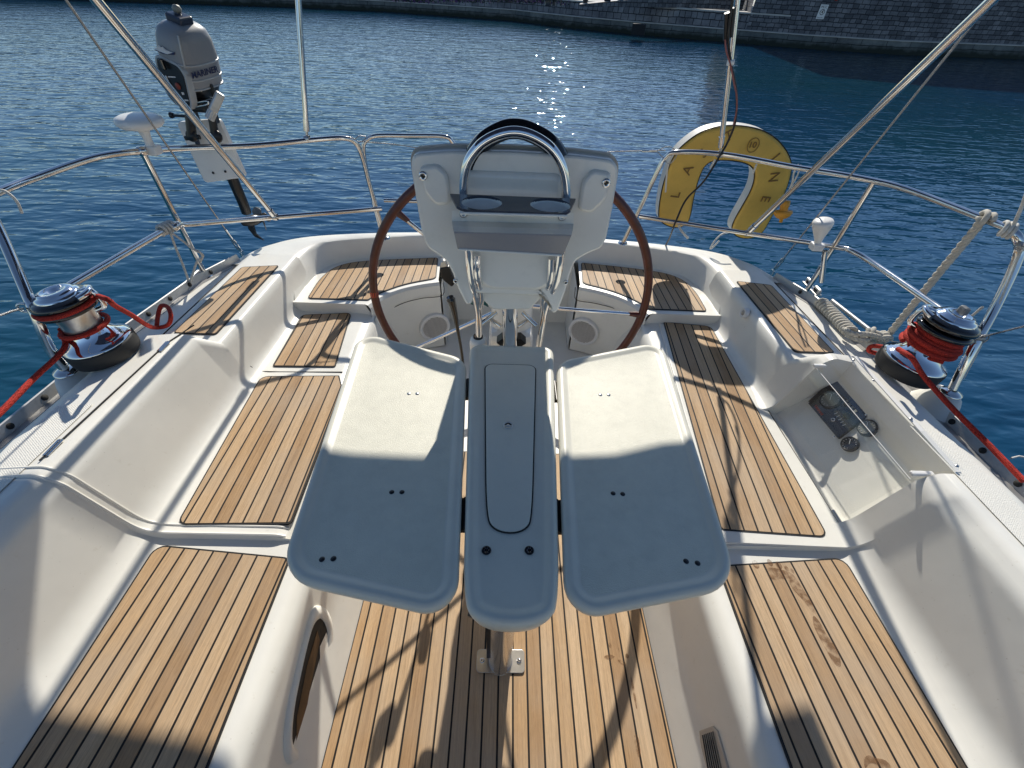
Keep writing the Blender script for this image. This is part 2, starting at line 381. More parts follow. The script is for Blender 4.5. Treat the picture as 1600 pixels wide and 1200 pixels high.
# ================================================================== THE BOAT
boat = thing('sailboat', B(0, .5, -.45), 'white sailing yacht with teak-laid cockpit seats and floor, moored stern to the basin', 'boat')
def prof(kind, y, sgn):
    xh = 1.66 if y < 1.5 else 1.66-.05*(y-1.5)/.5 if y < 2.0 else 1.61-.10*(y-2.0)/.3
    if kind == 'A':
        p = [(.53, 0), (.585, .16), (.600, .37), (.632, .40), (1.105, .40), (1.165, .435), (1.238, .685), (1.285, .722), (1.50, .695), (1.585, .60), (xh-.055, .60), (xh, .60), (xh-.03, .45), (xh-.25, -1.1)]
        r = [0, .04, .03, .02, .03, .035, .018, .018, .05, .03, 0, .012, .05, 0]
    elif kind in ('B', 'R'):
        p = [(.66, 0), (.68, .2), (.695+.03*(y-.7), .40), (.735+.03*(y-.7), .418), (1.108, .418), (1.165, .443), (1.236, .686), (1.283, .7225), (1.50, .6955), (1.585, .60), (xh-.055, .60), (xh, .60), (xh-.03, .45), (xh-.25, -1.1)]
        r = [0, .05, .03, .02, .04, .05, .022, .018, .05, .03, 0, .012, .05, 0]
        if kind == 'R':          # recess for the engine panel
            p[4:8] = [(1.15, .416), (1.185, .403), (1.352, .59), (1.357, .7115)]
            r[4:8] = [.01, .02, .02, .006]
    elif kind == 'C':
        p = [(.66, 0), (.68, .2), (.70+.03*(y-.7), .40), (.74+.03*(y-.7), .418), (1.125, .418), (1.163, .438), (1.192, .605), (1.208, .63), (1.455, .63), (1.50, .605), (xh-.055, .60), (xh, .60), (xh-.03, .45), (xh-.25, -1.1)]
        r = [0, .05, .03, .02, .03, .03, .02, .016, .012, .01, 0, .012, .05, 0]
    pts = bez_round([V3((a, 0, b)) for a, b in p], r, 5, closed=False)
    full = []
    # keep a constant count: radius-0 inner points are repeated
    out = []; n = 5; brk = []
    P0 = [V3((a, 0, b)) for a, b in p]
    for i, q in enumerate(P0):
        if i in (0, len(P0)-1): out.append(q); brk.append(len(out)-1); continue
        rr = r[i]
        if rr <= 0: out += [q.copy() for _ in range(n+1)]; brk.append(len(out)-1); continue
        a = P0[i-1]-q; b = P0[i+1]-q; ra = min(rr, a.length*.45); rb = min(rr, b.length*.45)
        A = q+a.normalized()*ra; Bp = q+b.normalized()*rb
        for k in range(n+1):
            t = k/n; out.append(A*(1-t)**2+q*2*t*(1-t)+Bp*t*t)
        brk.append(len(out)-1)
    fin = []
    for i, q in enumerate(out):
        fin.append(q)
        if i in brk and i < len(out)-1: fin += [q.lerp(out[i+1], .035), q.lerp(out[i+1], .965)]
    out = fin
    return [B(sgn*v.x, y, v.z) for v in out]
deck = MB()
def loft(mb, secs, mi=0):
    n = len(secs[0]); vs = [p for s in secs for p in s]; fs = []
    for j in range(len(secs)-1):
        for i in range(n-1): fs.append([j*n+i, j*n+i+1, (j+1)*n+i+1, (j+1)*n+i])
    mb.add(vs, fs, mi, True)
for sgn in (-1, 1):
    st = [('A', y) for y in (-1.9, -1.0, -.4, 0, .3, .6, .686)]
    if sgn < 0: st += [('B', .690), ('B', .715), ('B', .95), ('B', 1.2), ('B', 1.37), ('B', 1.38)]
    else: st += [('B', .690), ('B', .715), ('B', .778), ('R', .785), ('R', .95), ('R', 1.2), ('R', 1.335), ('B', 1.342), ('B', 1.38)]
    st += [('C', 1.452), ('C', 1.46), ('C', 1.6), ('C', 1.9), ('C', 2.05), ('C', 2.2), ('C', 2.30)]
    secs = [prof(k, y, sgn) for k, y in st]
    loft(deck, secs)
    deck.add(secs[-1], [list(range(len(secs[-1])))], 0, False)
# raised bead where the helm-seat mouldings meet the forward benches
for sgn in (-1, 1):
    pr = prof('B', .700, sgn)
    bead = [p + V3((0, -.004, .0005)) for p in pr[16:60]]
    if sgn > 0: continue
    deck.tube(bead, .0055, seg=8)
    deck.tube([p+V3((0, .026, -.0005)) for p in pr[16:60]], .0035, seg=8)
# aft seats and transom coaming
foot = [(1.162, 2.04), (1.16, 2.25), (1.135, 2.40), (1.06, 2.53), (.82, 2.615), (.46, 2.665), (0, 2.675)]
tin = [(1.205, 2.20), (1.205, 2.34), (1.185, 2.45), (1.10, 2.545), (.85, 2.625), (.5, 2.685), (0, 2.70)]
tout = [(1.56, 2.20), (1.52, 2.34), (1.455, 2.475), (1.30, 2.60), (1.03, 2.68), (.60, 2.745), (0, 2.765)]
bot = [(1.38, 2.2), (1.33, 2.3), (1.22, 2.4), (1.08, 2.48), (.85, 2.53), (.5, 2.58), (0, 2.60)]
def full(c): 
    c = catmull([V3((x, y, 0)) for x, y in c], 6)
    return [(-v.x, v.y) for v in c][:-1] + [(v.x, v.y) for v in reversed(c)]
fF, fI, fO, fB = full(foot), full(tin), full(tout), full(bot)
rows = []
def row(c, z): return [B(x, y, z) for x, y in c]
def lerp(c1, c2, t): return [(a[0]*(1-t)+b[0]*t, a[1]*(1-t)+b[1]*t) for a, b in zip(c1, c2)]
rows = [row(fF, .47), row(lerp(fF, fI, .25), .50), row(lerp(fF, fI, .85), .59), row(lerp(fI, fO, .04), .607), row(lerp(fI, fO, .14), .612), row(lerp(fI, fO, .88), .610), row(lerp(fI, fO, .97), .602), row(fO, .588), row(lerp(fO, fB, .1), .45), row(fB, -1.1)]
n = len(rows[0]); deck.add([p for r in rows for p in r], [[j*n+i, (j+1)*n+i, (j+1)*n+i+1, j*n+i+1] for j in range(len(rows)-1) for i in range(n-1)])
# seat tops with rounded front edge
front = [(.785, 2.035), (.755, 2.10), (.70, 2.18), (.62, 2.25), (.52, 2.305), (.425, 2.34)]
for sgn in (-1, 1):
    fr = [V3((x, y, 0)) for x, y in front]; fr = catmull(fr, 5)
    outer = [(1.185, 2.035), (1.185, 2.30), (1.15, 2.42), (1.07, 2.55), (.82, 2.63), (.45, 2.685)]
    oo = catmull([V3((x, y, 0)) for x, y in outer], 5)
    def lay(z, ins, seq): return [B(sgn*v.x, v.y, z) for v in seq]
    m = len(fr)
    def off(k, d):            # move the front edge outwards (towards the well)
        a = fr[max(0, k-1)]; b = fr[min(m-1, k+1)]; t = (b-a).normalized(); nrm = V3((t.y, -t.x, 0)); 
        if nrm.x > 0 and nrm.y > 0: nrm = -nrm
        return fr[k] + V3((-abs(nrm.x), -abs(nrm.y), 0))*d
    L0 = [B(sgn*v.x, v.y, .480) for v in fr]
    L1 = [B(sgn*off(k, .02).x, off(k, .02).y, .478) for k in range(m)]
    L2 = [B(sgn*off(k, .033).x, off(k, .033).y, .462) for k in range(m)]
    L3 = [B(sgn*off(k, .033).x, off(k, .033).y, .40) for k in range(m)]
    L4 = [B(sgn*off(k, .018).x, off(k, .018).y, .395) for k in range(m)]
    L5 = [B(sgn*off(k, .018).x, off(k, .018).y, 0) for k in range(m)]
    deck.add([p for L in (L0, L1, L2, L3, L4, L5) for p in L], [[j*m+i, j*m+i+1, (j+1)*m+i+1, (j+1)*m+i] for j in range(5) for i in range(m-1)])
    top = [B(sgn*v.x, v.y, .480) for v in fr] + [B(sgn*v.x, v.y, .480) for v in reversed(oo)]
    deck.add(top, [list(range(len(top)))], 0, False)
    # forward riser of the aft seat and its inboard end
    deck.add([B(sgn*.75, 2.034, .40), B(sgn*1.19, 2.034, .40), B(sgn*1.19, 2.035, .480), B(sgn*.785, 2.035, .480)], [[0, 1, 2, 3]], 0, False)
    deck.add([B(sgn*.408, 2.322, 0), B(sgn*.42, 2.70, 0), B(sgn*.42, 2.70, .479), B(sgn*.408, 2.322, .462)], [[0, 1, 2, 3]], 0, False)
    # wall between helm bench end and the aft seat
    deck.add([B(sgn*.66, 2.29, 0), B(sgn*.66, 2.0, 0), B(sgn*.735, 2.0, .40), B(sgn*.74, 2.10, .40)], [[0, 1, 2, 3]], 0, False)
# white sole around and under the teak, closing wall under the transom
deck.add([B(-.72, -1.9, -.006), B(.72, -1.9, -.006), B(.80, 2.75, -.006), B(-.80, 2.75, -.006)], [[0, 1, 2, 3]], 0, False)
deck.add([B(-.45, 2.66, -.006), B(.45, 2.66, -.006), B(.45, 2.69, .52), B(-.45, 2.69, .52)], [[0, 1, 2, 3]], 0, False)
deck.build('deck_moulding', M['gel'], boat, auto=38)

# non-skid areas on the coaming tops
for sgn in (-1, 1):
    mb = MB(); rows = []
    for y in [-1.8+.2*k for k in range(14)]+[.98]:
        rows.append([B(sgn*x, y, .7235-(x-1.285)*.1256+(.0016 if 0 else .0014)) for x in (1.335, 1.40, 1.455)])
    mb.add([p for r in rows for p in r], [[j*3+i, j*3+i+1, (j+1)*3+i+1, (j+1)*3+i] for j in range(len(rows)-1) for i in range(2)])
    mb.build('nonskid_patch', M['nonskid'], boat)

# ---- teak
PW = .0486
def panel(poly, z, rad, x0, k=0.0, w=PW, name='teak_panel', th=.006, bord=.0055, mat='teak'):
    """poly: (x,y) corners. planks run fore and aft."""
    pts = bez_round([V3((x, y, 0)) for x, y in poly], rad, 4)
    top = [B(p.x, p.y, z+th) for p in pts]
    ins = inset3(top, bord, V3((0, 0, 1))); n = len(top); mb = MB()
    ring = [p-V3((0, 0, .001)) for p in top]; low = [p-V3((0, 0, th+.004)) for p in top]
    mb.add(ring+[p-V3((0, 0, .001)) for p in ins], [[i, (i+1) % n, n+(i+1) % n, n+i] for i in range(n)], 1, False)
    mb.add(ring+low, [[i, n+i, n+(i+1) % n, (i+1) % n] for i in range(n)], 1, False)
    uv = [((abs(p.x)-(x0+k*p.y))/w if x0 > 0 else (p.x-x0)/w, p.y+(7 if p.x > 0 else 0)) for p in ins]
    mb.add(ins, [list(range(n))], 0, False, uv)
    o = mb.build(name, [M[mat], M['caulk']], boat)
    for p in o.data.polygons:
        if p.normal.z < 0 and abs(p.normal.z) > .9: p.flip()
    return o
panel([(-.534, -1.6), (.534, -1.6), (.534, 1.40), (-.534, 1.40)], 0, .02, -.534+.034, name='cockpit_sole')
panel([(-.655, -1.6), (-.672, .628), (-1.103, .663), (-1.07, -1.5)], .40, [.02, .02, .035, .02], .652, -.025, .0466)
panel([(.655, -1.6), (.672, .628), (1.103, .663), (1.07, -1.5)], .40, [.02, .02, .035, .02], .652, -.025, .0466)
panel([(-.706, .735), (-.735, 1.41), (-.775, 1.495), (-1.12, 1.475), (-1.068, .722)], .418, [.015, .004, .004, .035, .03], .695, .035, .0466)
panel([(-.812, 1.558), (-.868, 2.035), (-1.125, 2.0), (-1.10, 1.548)], .418, [.012, .03, .025, .012], .745, .045, .0466)
lidp = bez_round([V3((x, y, 0)) for x, y in [(.702, .698), (1.142, .686), (1.150, 2.026), (.838, 2.026)]], .012, 4)
g = MB(); g.prism([B(p.x, p.y, .4235) for p in lidp], V3((0, 0, -.016)), bev=(.003, .0025)); g.build('locker_lid', M['gel'], boat)
panel([(.716, .742), (.865, 2.04)[:1]+(2.04,), (1.125, 2.01), (1.075, .722)], .4205, [.015, .015, .035, .03], .675, .10, .0466)
for sgn in (-1, 1):
    panel([(sgn*.775, 2.075), (sgn*.745, 2.14), (sgn*.62, 2.27), (sgn*.44, 2.355), (sgn*.465, 2.64), (sgn*.80, 2.585), (sgn*1.0, 2.53), (sgn*1.08, 2.45), (sgn*1.115, 2.30), (sgn*1.105, 2.072)], .480, [.01, .05, .12, .03, .02, .15, .08, .06, .1, .02], .44, 0, .046)
    panel([(sgn*1.245, 1.50), (sgn*1.243, 2.16), (sgn*1.425, 2.125), (sgn*1.425, 1.50)], .63, .016, 1.2435, 0, .0455)

# ---- wet footprints on the starboard bench
def blob(px, py, a, b, ang, z, n=22, jag=.12):
    c = P(px, py, z); pts = []
    for i in range(n):
        t = 2*PI*i/n; r = 1+random.uniform(-jag, jag)
        x = math.cos(t)*a*r; y = math.sin(t)*b*r
        X = c.x+x*math.cos(ang)-y*math.sin(ang); Y = c.y+x*math.sin(ang)+y*math.cos(ang)
        pts.append(B(X, Y, z))
    return pts
def pxpoly(lst, z): return catmull([P(x, y, z) for x, y in lst], 3, True)
for prints in ([[(1199, 888), (1210, 887), (1225, 891), (1237, 896), (1246, 907), (1256, 922), (1268, 940), (1275, 958), (1268, 955), (1255, 938), (1240, 922), (1232, 910), (1222, 904), (1212, 906), (1203, 902)],
                [(1271, 962), (1281, 972), (1293, 994), (1306, 1010), (1313, 1030), (1313, 1042), (1303, 1036), (1291, 1016), (1279, 994), (1271, 976)]],
               [[(1350, 1186), (1357, 1180), (1368, 1184), (1384, 1188), (1392, 1200), (1380, 1206), (1372, 1196), (1360, 1192), (1352, 1200)]]):
    mb = MB()
    for pl in prints: q_ = pxpoly(pl, .4068); mb.add(q_, [list(range(len(q_)))], 0, False)
    if len(prints) > 1:
        for q in [(1203, 879, .008, .012, 0), (1217, 883, .009, .013, 0), (1229, 888, .006, .009, 0), (1238, 892, .005, .008, 0), (1181, 882, .010, .014, 0)]: mb.add(blob(*q, .4068, jag=.05), [list(range(22))], 0, False)
    mb.build('wet_footprint', M['wetteak'], boat)['label'] = 'dark wet footprint drying on the bench teak'
for q in [(952, 1027, .018, .008, .1), (972, 1035, .014, .007, -.5), (953, 1008, .005, .008, 0), (968, 1015, .004, .007, 0), (980, 1025, .006, .008, 0), (996, 1165, .008, .03, 0), (990, 1080, .004, .05, 0)]:
    mb = MB(); mb.add(blob(*q, .0068), [list(range(22))], 0, False); mb.build('wet_mark', M['wetteak'], boat)

# ---- speakers in the aft seat fronts
for sgn, px, py in ((-1, 680, 512), (1, 911, 519)):
    a = V3((sgn*.425, 2.34-.018, 0)); b = V3((sgn*.62, 2.25-.018, 0)); t = (b-a).normalized()
    nrm = V3((t.y, -t.x, 0)); nrm = nrm if nrm.y < 0 else -nrm
    c = PP(px, py, a+nrm*.012, nrm)
    ux = V3((-nrm.y, nrm.x, 0))
    g = MB(); g.lathe([(0, .0), (.080, .0), (.084, .004), (.088, .007), (.096, .006), (.100, 0), (.100, -.02)], c, nrm, 40)
    sp = g.build('speaker_grille', M['white'], boat)
    g = MB()
    for k in range(-9, 10):
        zz = k*.0082; w = math.sqrt(max(0, .078**2-zz*zz))
        g.tube([c+nrm*.002+V3((0, 0, zz))-ux*w, c+nrm*.002+V3((0, 0, zz))+ux*w], .0019, seg=6)
    g.build('grille_louvre', M['beige'], sp)
    # moulded panel line round each seat front
    g = MB(); pts = []
    for q in ([(692, 438), (692, 461), (660, 466), (632, 473), (610, 484), (606, 492), (596, 497), (586, 500)] if sgn < 0 else [(899, 449), (900, 468), (930, 474), (965, 484), (985, 500), (1005, 520)]):
        pts.append(PP(q[0], q[1], a+nrm*.02, nrm))
    g.tube(pts, .0022, seg=5, smooth_n=4); g.build('panel_seam', M['groove'], boat)
# ---- round deck drain fittings
def disc(px, py, X, r, mat, nm):
    c = PX(px, py, X); g = MB(); s = -1 if X > 0 else 1
    g.lathe([(0, .002), (r*.55, .002), (r*.62, .006), (r*.95, .007), (r, .0), (r, -.015)], c, (s, 0, .15), 28); o = g.build(nm, M['white'], boat)
    g = MB(); g.lathe([(0, .0045), (r*.5, .0045), (r*.5, 0)], c+V3((0, 0, 0)), (s, 0, .15), 20); g.build('socket', M[mat], o)
disc(1162, 489, 1.178, .026, 'beige', 'shower_socket')
c = P(586, 466, .44); 
g = MB(); g.lathe([(0, .004), (.012, .004), (.016, 0)], PY(596, 476, 2.19), (.4, -1, .2), 18); g.build('latch_button', M['steel'], boat)

# ---- handhold opening in the port bench wall, vent in the starboard one
wo = B(-.592, .3, .26); wn_ = V3((1, 0, -.10)).normalized() if False else V3((.997, 0, .071)).normalized()
def wallpts(lst, off=0.0): return [PP(x, y, wo+wn_*off, wn_) for x, y in lst]
outer = [(500, 946), (514, 958), (522, 990), (520, 1040), (503, 1140), (488, 1185), (470, 1204), (452, 1200), (445, 1170), (450, 1110), (466, 1040), (482, 975), (490, 952)]
inner = [(502, 966), (512, 978), (514, 1000), (508, 1060), (492, 1135), (482, 1163), (470, 1171), (459, 1166), (457, 1140), (463, 1090), (478, 1020), (490, 978)]
O = catmull(wallpts(outer, .004), 4, True); I = catmull(wallpts(inner, .010), 4, True)
I = [I[int(i*len(I)/len(O))] for i in range(len(O))]
nO = len(O); g = MB()
Ob = [p-wn_*.012 for p in O]; mid = [(a*.45+b*.55)+wn_*.006 for a, b in zip(O, I)]; Ib = [p-wn_*.008 for p in I]
g.add(Ob+O+mid+I+Ib, [[j*nO+i, j*nO+(i+1) % nO, (j+1)*nO+(i+1) % nO, (j+1)*nO+i] for j in range(4) for i in range(nO)])
hh = g.build('handhold_frame', M['gel'], boat)
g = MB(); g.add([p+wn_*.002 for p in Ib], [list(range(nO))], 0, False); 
g.build('opening_shade', M['groove'], hh)  # dark sheet painted for the shade inside; no hole is cut
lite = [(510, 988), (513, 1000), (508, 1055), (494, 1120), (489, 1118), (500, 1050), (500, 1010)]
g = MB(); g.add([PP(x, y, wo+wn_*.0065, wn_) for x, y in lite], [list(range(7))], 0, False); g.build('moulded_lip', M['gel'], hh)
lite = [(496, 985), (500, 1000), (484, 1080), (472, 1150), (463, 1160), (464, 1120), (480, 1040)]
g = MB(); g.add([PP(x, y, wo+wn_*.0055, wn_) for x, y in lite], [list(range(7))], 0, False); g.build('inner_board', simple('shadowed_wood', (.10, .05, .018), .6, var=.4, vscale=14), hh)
wo2 = B(.590, .2, .2); wn2 = V3((-.995, 0, .10)).normalized()
def w2(lst, off=0.0): return [PP(x, y, wo2+wn2*off, wn2) for x, y in lst]
vo_ = w2([(1092, 1142), (1112, 1134), (1120, 1142), (1141, 1215), (1100, 1225)], .009)
g = MB(); g.prism(vo_, -wn2*.02, bev=(.004, .003)); vt = g.build('vent_grille', M['beige'], boat)
g = MB()
for k in range(7):
    t = (k+.6)/7.4; a = (1096+t*20, 1149-t*7); b_ = (1108+t*27, 1225)
    g.tube(w2([a, b_], .0105), .0018, seg=5)
g.build('vent_slot', M['groove'], vt)

# ---- port locker lid line and hinges, mould lines
g = MB(); g.tube([P(62, 720, .722)+V3((0, 0, .001)), P(263, 535, .722)+V3((0, 0, .001)), P(303, 508, .72)], .0026, seg=5); g.build('lid_seam', M['groove'], boat)
for q in ((84, 700), (256, 542)):
    c = P(q[0], q[1], .722); g = MB(); g.box(c+V3((0, 0, .002)), (.018, .06, .003), bev=.001); h = g.build('hinge', M['steel'], boat)
    g = MB(); g.tube([c+V3((0, -.029, .003)), c+V3((0, .029, .003))], .0032, seg=8); g.build('hinge_pin', M['steel'], h)
g = MB(); g.tube([B(1.142, .72, .4195), B(1.150, 1.40, .4195), B(1.158, 2.02, .4195)], .003, seg=5); g.build('lid_seam', M['groove'], boat)
g = MB(); g.tube([B(-.77, 1.524, .4195), B(-1.12, 1.512, .4195), B(-1.165, 1.505, .45), B(-1.20, 1.45, .58)], .0028, seg=5, smooth_n=4); g.build('lid_seam', M['groove'], boat)
for y in (1.55, .80):
    g = MB(); g.tube([B(1.150, y-.03, .422), B(1.150, y+.03, .422)], .0065, seg=8); g.build('hinge', M['brushed'], boat)
# outer channel line beside the locker tops
for sgn in (-1, 1):
    g = MB(); g.tube([B(sgn*1.475, 1.46, .621), B(sgn*1.475, 2.18, .621)], .0025, seg=5); g.build('deck_seam', M['groove'], boat)
    # toe rail: slotted aluminium extrusion
    def xe(y): return 1.66-.012 if y < 1.5 else 1.648-.05*(y-1.5)/.5 if y < 2.0 else 1.598-.10*(y-2.0)/.3
    ys = [-1.9+.1*k for k in range(42)]+[2.26]
    g = MB(); rows = [[B(sgn*(xe(y)-.028), y, .598), B(sgn*(xe(y)-.028), y, .603), B(sgn*(xe(y)-.006), y, .604), B(sgn*(xe(y)+.002), y, .64), B(sgn*(xe(y)+.007), y, .642), B(sgn*(xe(y)+.010), y, .637), B(sgn*(xe(y)+.004), y, .60)] for y in ys]
    g.add([p for r in rows for p in r], [[j*7+i, j*7+i+1, (j+1)*7+i+1, (j+1)*7+i] for j in range(len(rows)-1) for i in range(6)], 0, False)
    for y in [-1.0+.14*k for k in range(23)]:
        c = B(sgn*(xe(y)-.0035), y, .622); g.lathe([(0, .0016), (.011, .0016), (.011, -.002)], c, (-sgn, 0, .2), 14, mi=1)
    g.build('toe_rail', [M['alu'], M['groove']], boat)

# ================================================================== COCKPIT TABLE
TH = .84
table = thing('cockpit_table', B(0, .46, .006), 'folding white cockpit table with two leaves opened out either side of a narrow centre box', 'table')
def tabletop(name, poly, rad, z, th, inset, parent, mat_in, lipm='tabletop', taper=0.0):
    pts = bez_round([V3((x, y, 0)) for x, y in poly], rad, 8)
    up = V3((0, 0, 1)); base = [B(p.x, p.y, 0) for p in pts]
    def L(ins, h): return [V3((p.x, p.y, h-SL*p.y)) for p in inset3(base, ins, up)]
    loops = [L(.012+taper, z-th), L(.004+taper*.8, z-th+.004), L(taper*.3, z-th*.45), L(0, z-.012), L(.004, z-.003), L(.012, z+.0012), L(.021, z+.0004), L(.028, z-.0045), L(.036, z-.0062)]
    n = len(base); g = MB()
    g.add([p for l in loops for p in l], [[j*n+i, j*n+(i+1) % n, (j+1)*n+(i+1) % n, (j+1)*n+i] for j in range(len(loops)-1) for i in range(n)])
    g.add(loops[0], [list(range(n))[::-1]], 0, False)
    cen = sum(loops[-1], V3((0, 0, 0)))/n; rg = [[cen.lerp(p, f) for p in loops[-1]] for f in (1, .7, .4, .15)]
    g.add([p for l in rg for p in l]+[cen], [[j*n+i, j*n+(i+1) % n, (j+1)*n+(i+1) % n, (j+1)*n+i] for j in range(3) for i in range(n)]+[[3*n+i, 3*n+(i+1) % n, 4*n] for i in range(n)], 1, False)
    return g.build(name, [M[lipm], M[mat_in]], parent, auto=60)
for sgn in (-1, 1):
    lf = tabletop('table_leaf', [(sgn*.150, 1.128), (sgn*.104, .307), (sgn*.477, .381), (sgn*.545, 1.268)][::sgn], [.055, .08, .078, .09][::sgn], TH, .038, 0, table, 'tabletex')
    for px, py in (((503, 874), (521, 873), (612, 769), (628, 769), (639, 615), (652, 615)) if sgn < 0 else ((1072, 877), (1090, 880), (958, 771), (973, 772), (938, 617), (951, 617))):
        c = P(px, py, TH-.0062); g = MB(); g.lathe([(0, .0014), (.0055, .0012), (.0062, 0)], c, (0, 0, 1), 14)
        g.build('rivet', M['black'] if py > 700 else M['brushed'], lf)
    for y in (.55, 1.0):
        g = MB(); xx = .100+.05*(y-.4)/.75
        g.box(B(sgn*(xx+.003), y, TH-.030), (.02, .09, .006), bev=.001); g.tube([B(sgn*xx, y-.045, TH-.026), B(sgn*xx, y+.045, TH-.026)], .006, seg=8)
        g.build('leaf_hinge', M['black'], table)
bx = tabletop('centre_box', [(-.146, 1.208), (.146, 1.208), (.098, .37), (.078, .295), (-.078, .295), (-.098, .37)][::-1], [.08, .088, .09, .09, .04, .04][::1], TH+.002, .085, 0, table, 'tabletop', taper=.012)
lid = bez_round([V3((x, y, 0)) for x, y in [(-.086, 1.098), (.078, 1.098), (.047, .55), (.035, .492), (-.043, .492), (-.058, .55)]], [.025, .025, .1, .05, .05, .1], 7)
lp = [B(p.x, p.y, TH-.0005) for p in lid]
g = MB(); g.prism([p for p in inset3(lp, -.0035, V3((0, 0, 1)))], V3((0, 0, -.006))); o = g.build('lid_gap', M['groove'], bx)
for v in o.data.vertices: v.co.z -= .0012
g = MB(); g.prism([p+V3((0, 0, .0008)) for p in lp], V3((0, 0, -.008)), bev=(.0025, .0015)); ld = g.build('box_lid', M['tabletop'], bx)
c = P(794, 665, TH); g = MB(); g.lathe([(.0145, .0035), (.0135, .0055), (.011, .005), (.0105, 0)], c-V3((0, 0, .002)), (0, 0, 1), 24)
g.build('lid_bush', M['brushed'], ld)
g = MB(); g.lathe([(0, .0022), (.0108, .0022)], c-V3((0, 0, .002)), (0, 0, 1), 20); g.lathe([(0, .0045), (.004, .0045), (.005, .002)], c-V3((0, 0, .002)), (0, 0, 1), 12, mi=1); g.build('finger_hole', [M['black'], M['brushed']], ld)
for px, py in ((760, 860), (827, 860)):
    c = P(px, py, TH-.0022); g = MB(); g.lathe([(0, -.0005), (.004, -.0005), (.006, .001), (.0095, .0014), (.0105, .0)], c, (0, 0, 1), 24)
    g.build('cap_screw', M['blackgloss'], bx)
    g = MB(); 
    for k in range(6):
        a = k*PI/3; g.box(c+V3((math.cos(a)*.0048, math.sin(a)*.0048, .0016)), (.0018, .0018, .001))
    g.build('screw_spline', M['brushed'], bx)
for px, py in ((738, 955), (847, 951)):
    c = PY(px, py, .36); g = MB(); g.lathe([(0, .012), (.007, .012), (.008, .004), (.004, 0), (.004, -.03)], c, (-.3 if px < 790 else .3, -1, 0), 12); g.build('side_bolt', M['black'], table)
PC = B(-.008, .455, 0)
g = MB(); g.lathe([(.046, .006), (.041, .011), (.0375, .03), (.036, .06), (.036, .755)], PC, (0, 0, 1), 36); g.build('table_leg', M['satin'], table)
g = MB(); base = bez_round([PC+V3((x, y, .0125-SL*y)) for x, y in ((-.083, -.036), (.083, -.036), (.083, .036), (-.083, .036))], .012, 5)
g.prism(base, V3((0, 0, -.005)), bev=(.001, .001)); bp_ = g.build('base_plate', M['brushed'], table)
for s in (-1, 1):
    g = MB(); g.lathe([(0, .002), (.004, .0035), (.008, .0032), (.009, 0)], PC+V3((s*.064, 0, .0125)), (0, 0, 1), 16); g.build('screw', M['steel'], bp_)
g = MB(); g.box(B(-.045, .47, .42), (.022, .03, .76)); g.build('inner_post', M['black'], table)
g = MB(); g.box(B(0, .46, .765), (.11, .10, .02), bev=.004); g.build('under_bracket', M['black'], table)
g = MB(); g.prism([PY(x, y, 1.225) for x, y in ((776, 536), (784, 530), (814, 530), (822, 537), (815, 541), (783, 541))], V3((0, .04, 0))); g.build('end_bracket', M['black'], table)

# ================================================================== STEERING PEDESTAL
Yp = 1.10
ped = thing('steering_pedestal', B(0, 1.52, -.005), 'white steering pedestal with grey instrument pod, cup holder tray and arched chrome guard', 'steering pedestal')
sil = [(650, 241), (700, 237), (800, 238), (900, 244), (957, 251), (966, 262), (966, 275), (958, 322), (948, 372), (940, 388), (920, 396), (900, 407), (892, 425), (884, 455), (871, 488), (862, 490), (851, 462), (830, 462), (768, 460), (742, 458), (737, 476), (728, 476), (716, 452), (706, 425), (697, 408), (684, 398), (668, 388), (659, 366), (650, 312), (642, 262), (643, 247)]
S = [PY(x, y, Yp) for x, y in sil]
g = MB(); g.prism(bez_round(S, .010, 3), V3((0, .05, 0)), bev=(.006, .008)); pod = g.build('pod_housing', M['pod'], ped)
g = MB(); S2 = inset3([PY(x, y, Yp) for x, y in sil], -.006, V3((0, 1, 0))); g.prism([p+V3((0, .032, 0)) for p in bez_round(S2, .012, 3)], V3((0, .012, 0))); g.build('pod_trim', M['beige'], pod)
g = MB(); g.prism([p+V3((0, .051, 0)) for p in bez_round([PY(x, y, Yp) for x, y in sil[:8]+[(940, 380), (665, 372)]+sil[-3:]], .012, 3)], V3((0, .015, 0)), bev=(.004, .004)); g.build('pod_back', M['black'], pod)
# raised shoulders holding the corner screws, with moulded notches
for s, quad in ((-1, [(654, 262), (684, 258), (700, 275), (704, 320), (680, 322), (662, 300)]), (1, [(957, 272), (926, 266), (910, 285), (903, 330), (925, 334), (947, 312)])):
    g = MB(); g.prism(bez_round([PY(x, y, Yp-.0145) for x, y in quad], .012, 4), V3((0, .02, 0)), bev=(.008, .010)); g.build('pod_shoulder', M['pod'], pod)
mid = [(722, 268), (880, 274), (872, 398), (868, 440), (845, 455), (765, 453), (742, 438), (733, 395)]
g = MB(); g.prism(bez_round([PY(x, y, Yp-.013) for x, y in mid], .02, 5), V3((0, .02, 0)), bev=(.012, .010)); g.build('pod_centre_panel', M['pod'], pod)
for px, py in ((661, 275), (947, 286), (712, 439), (884, 441)):
    c = PY(px, py, Yp-(.0165 if py < 300 else .001)); r = .0105 if py < 300 else .007
    g = MB(); g.lathe([(0, .001), (r*.4, .001), (r*.55, .004), (r*.9, .0035), (r, 0)], c, (0, -1, 0), 24); sc = g.build('pod_screw', M['chrome'], pod)
    g = MB(); g.box(c+V3((0, -.0035, 0)), (r*.9, .002, r*.28)); g.box(c+V3((0, -.0037, 0)), (r*.28, .002, r*.9)); g.build('screw_slot', M['black'], sc)
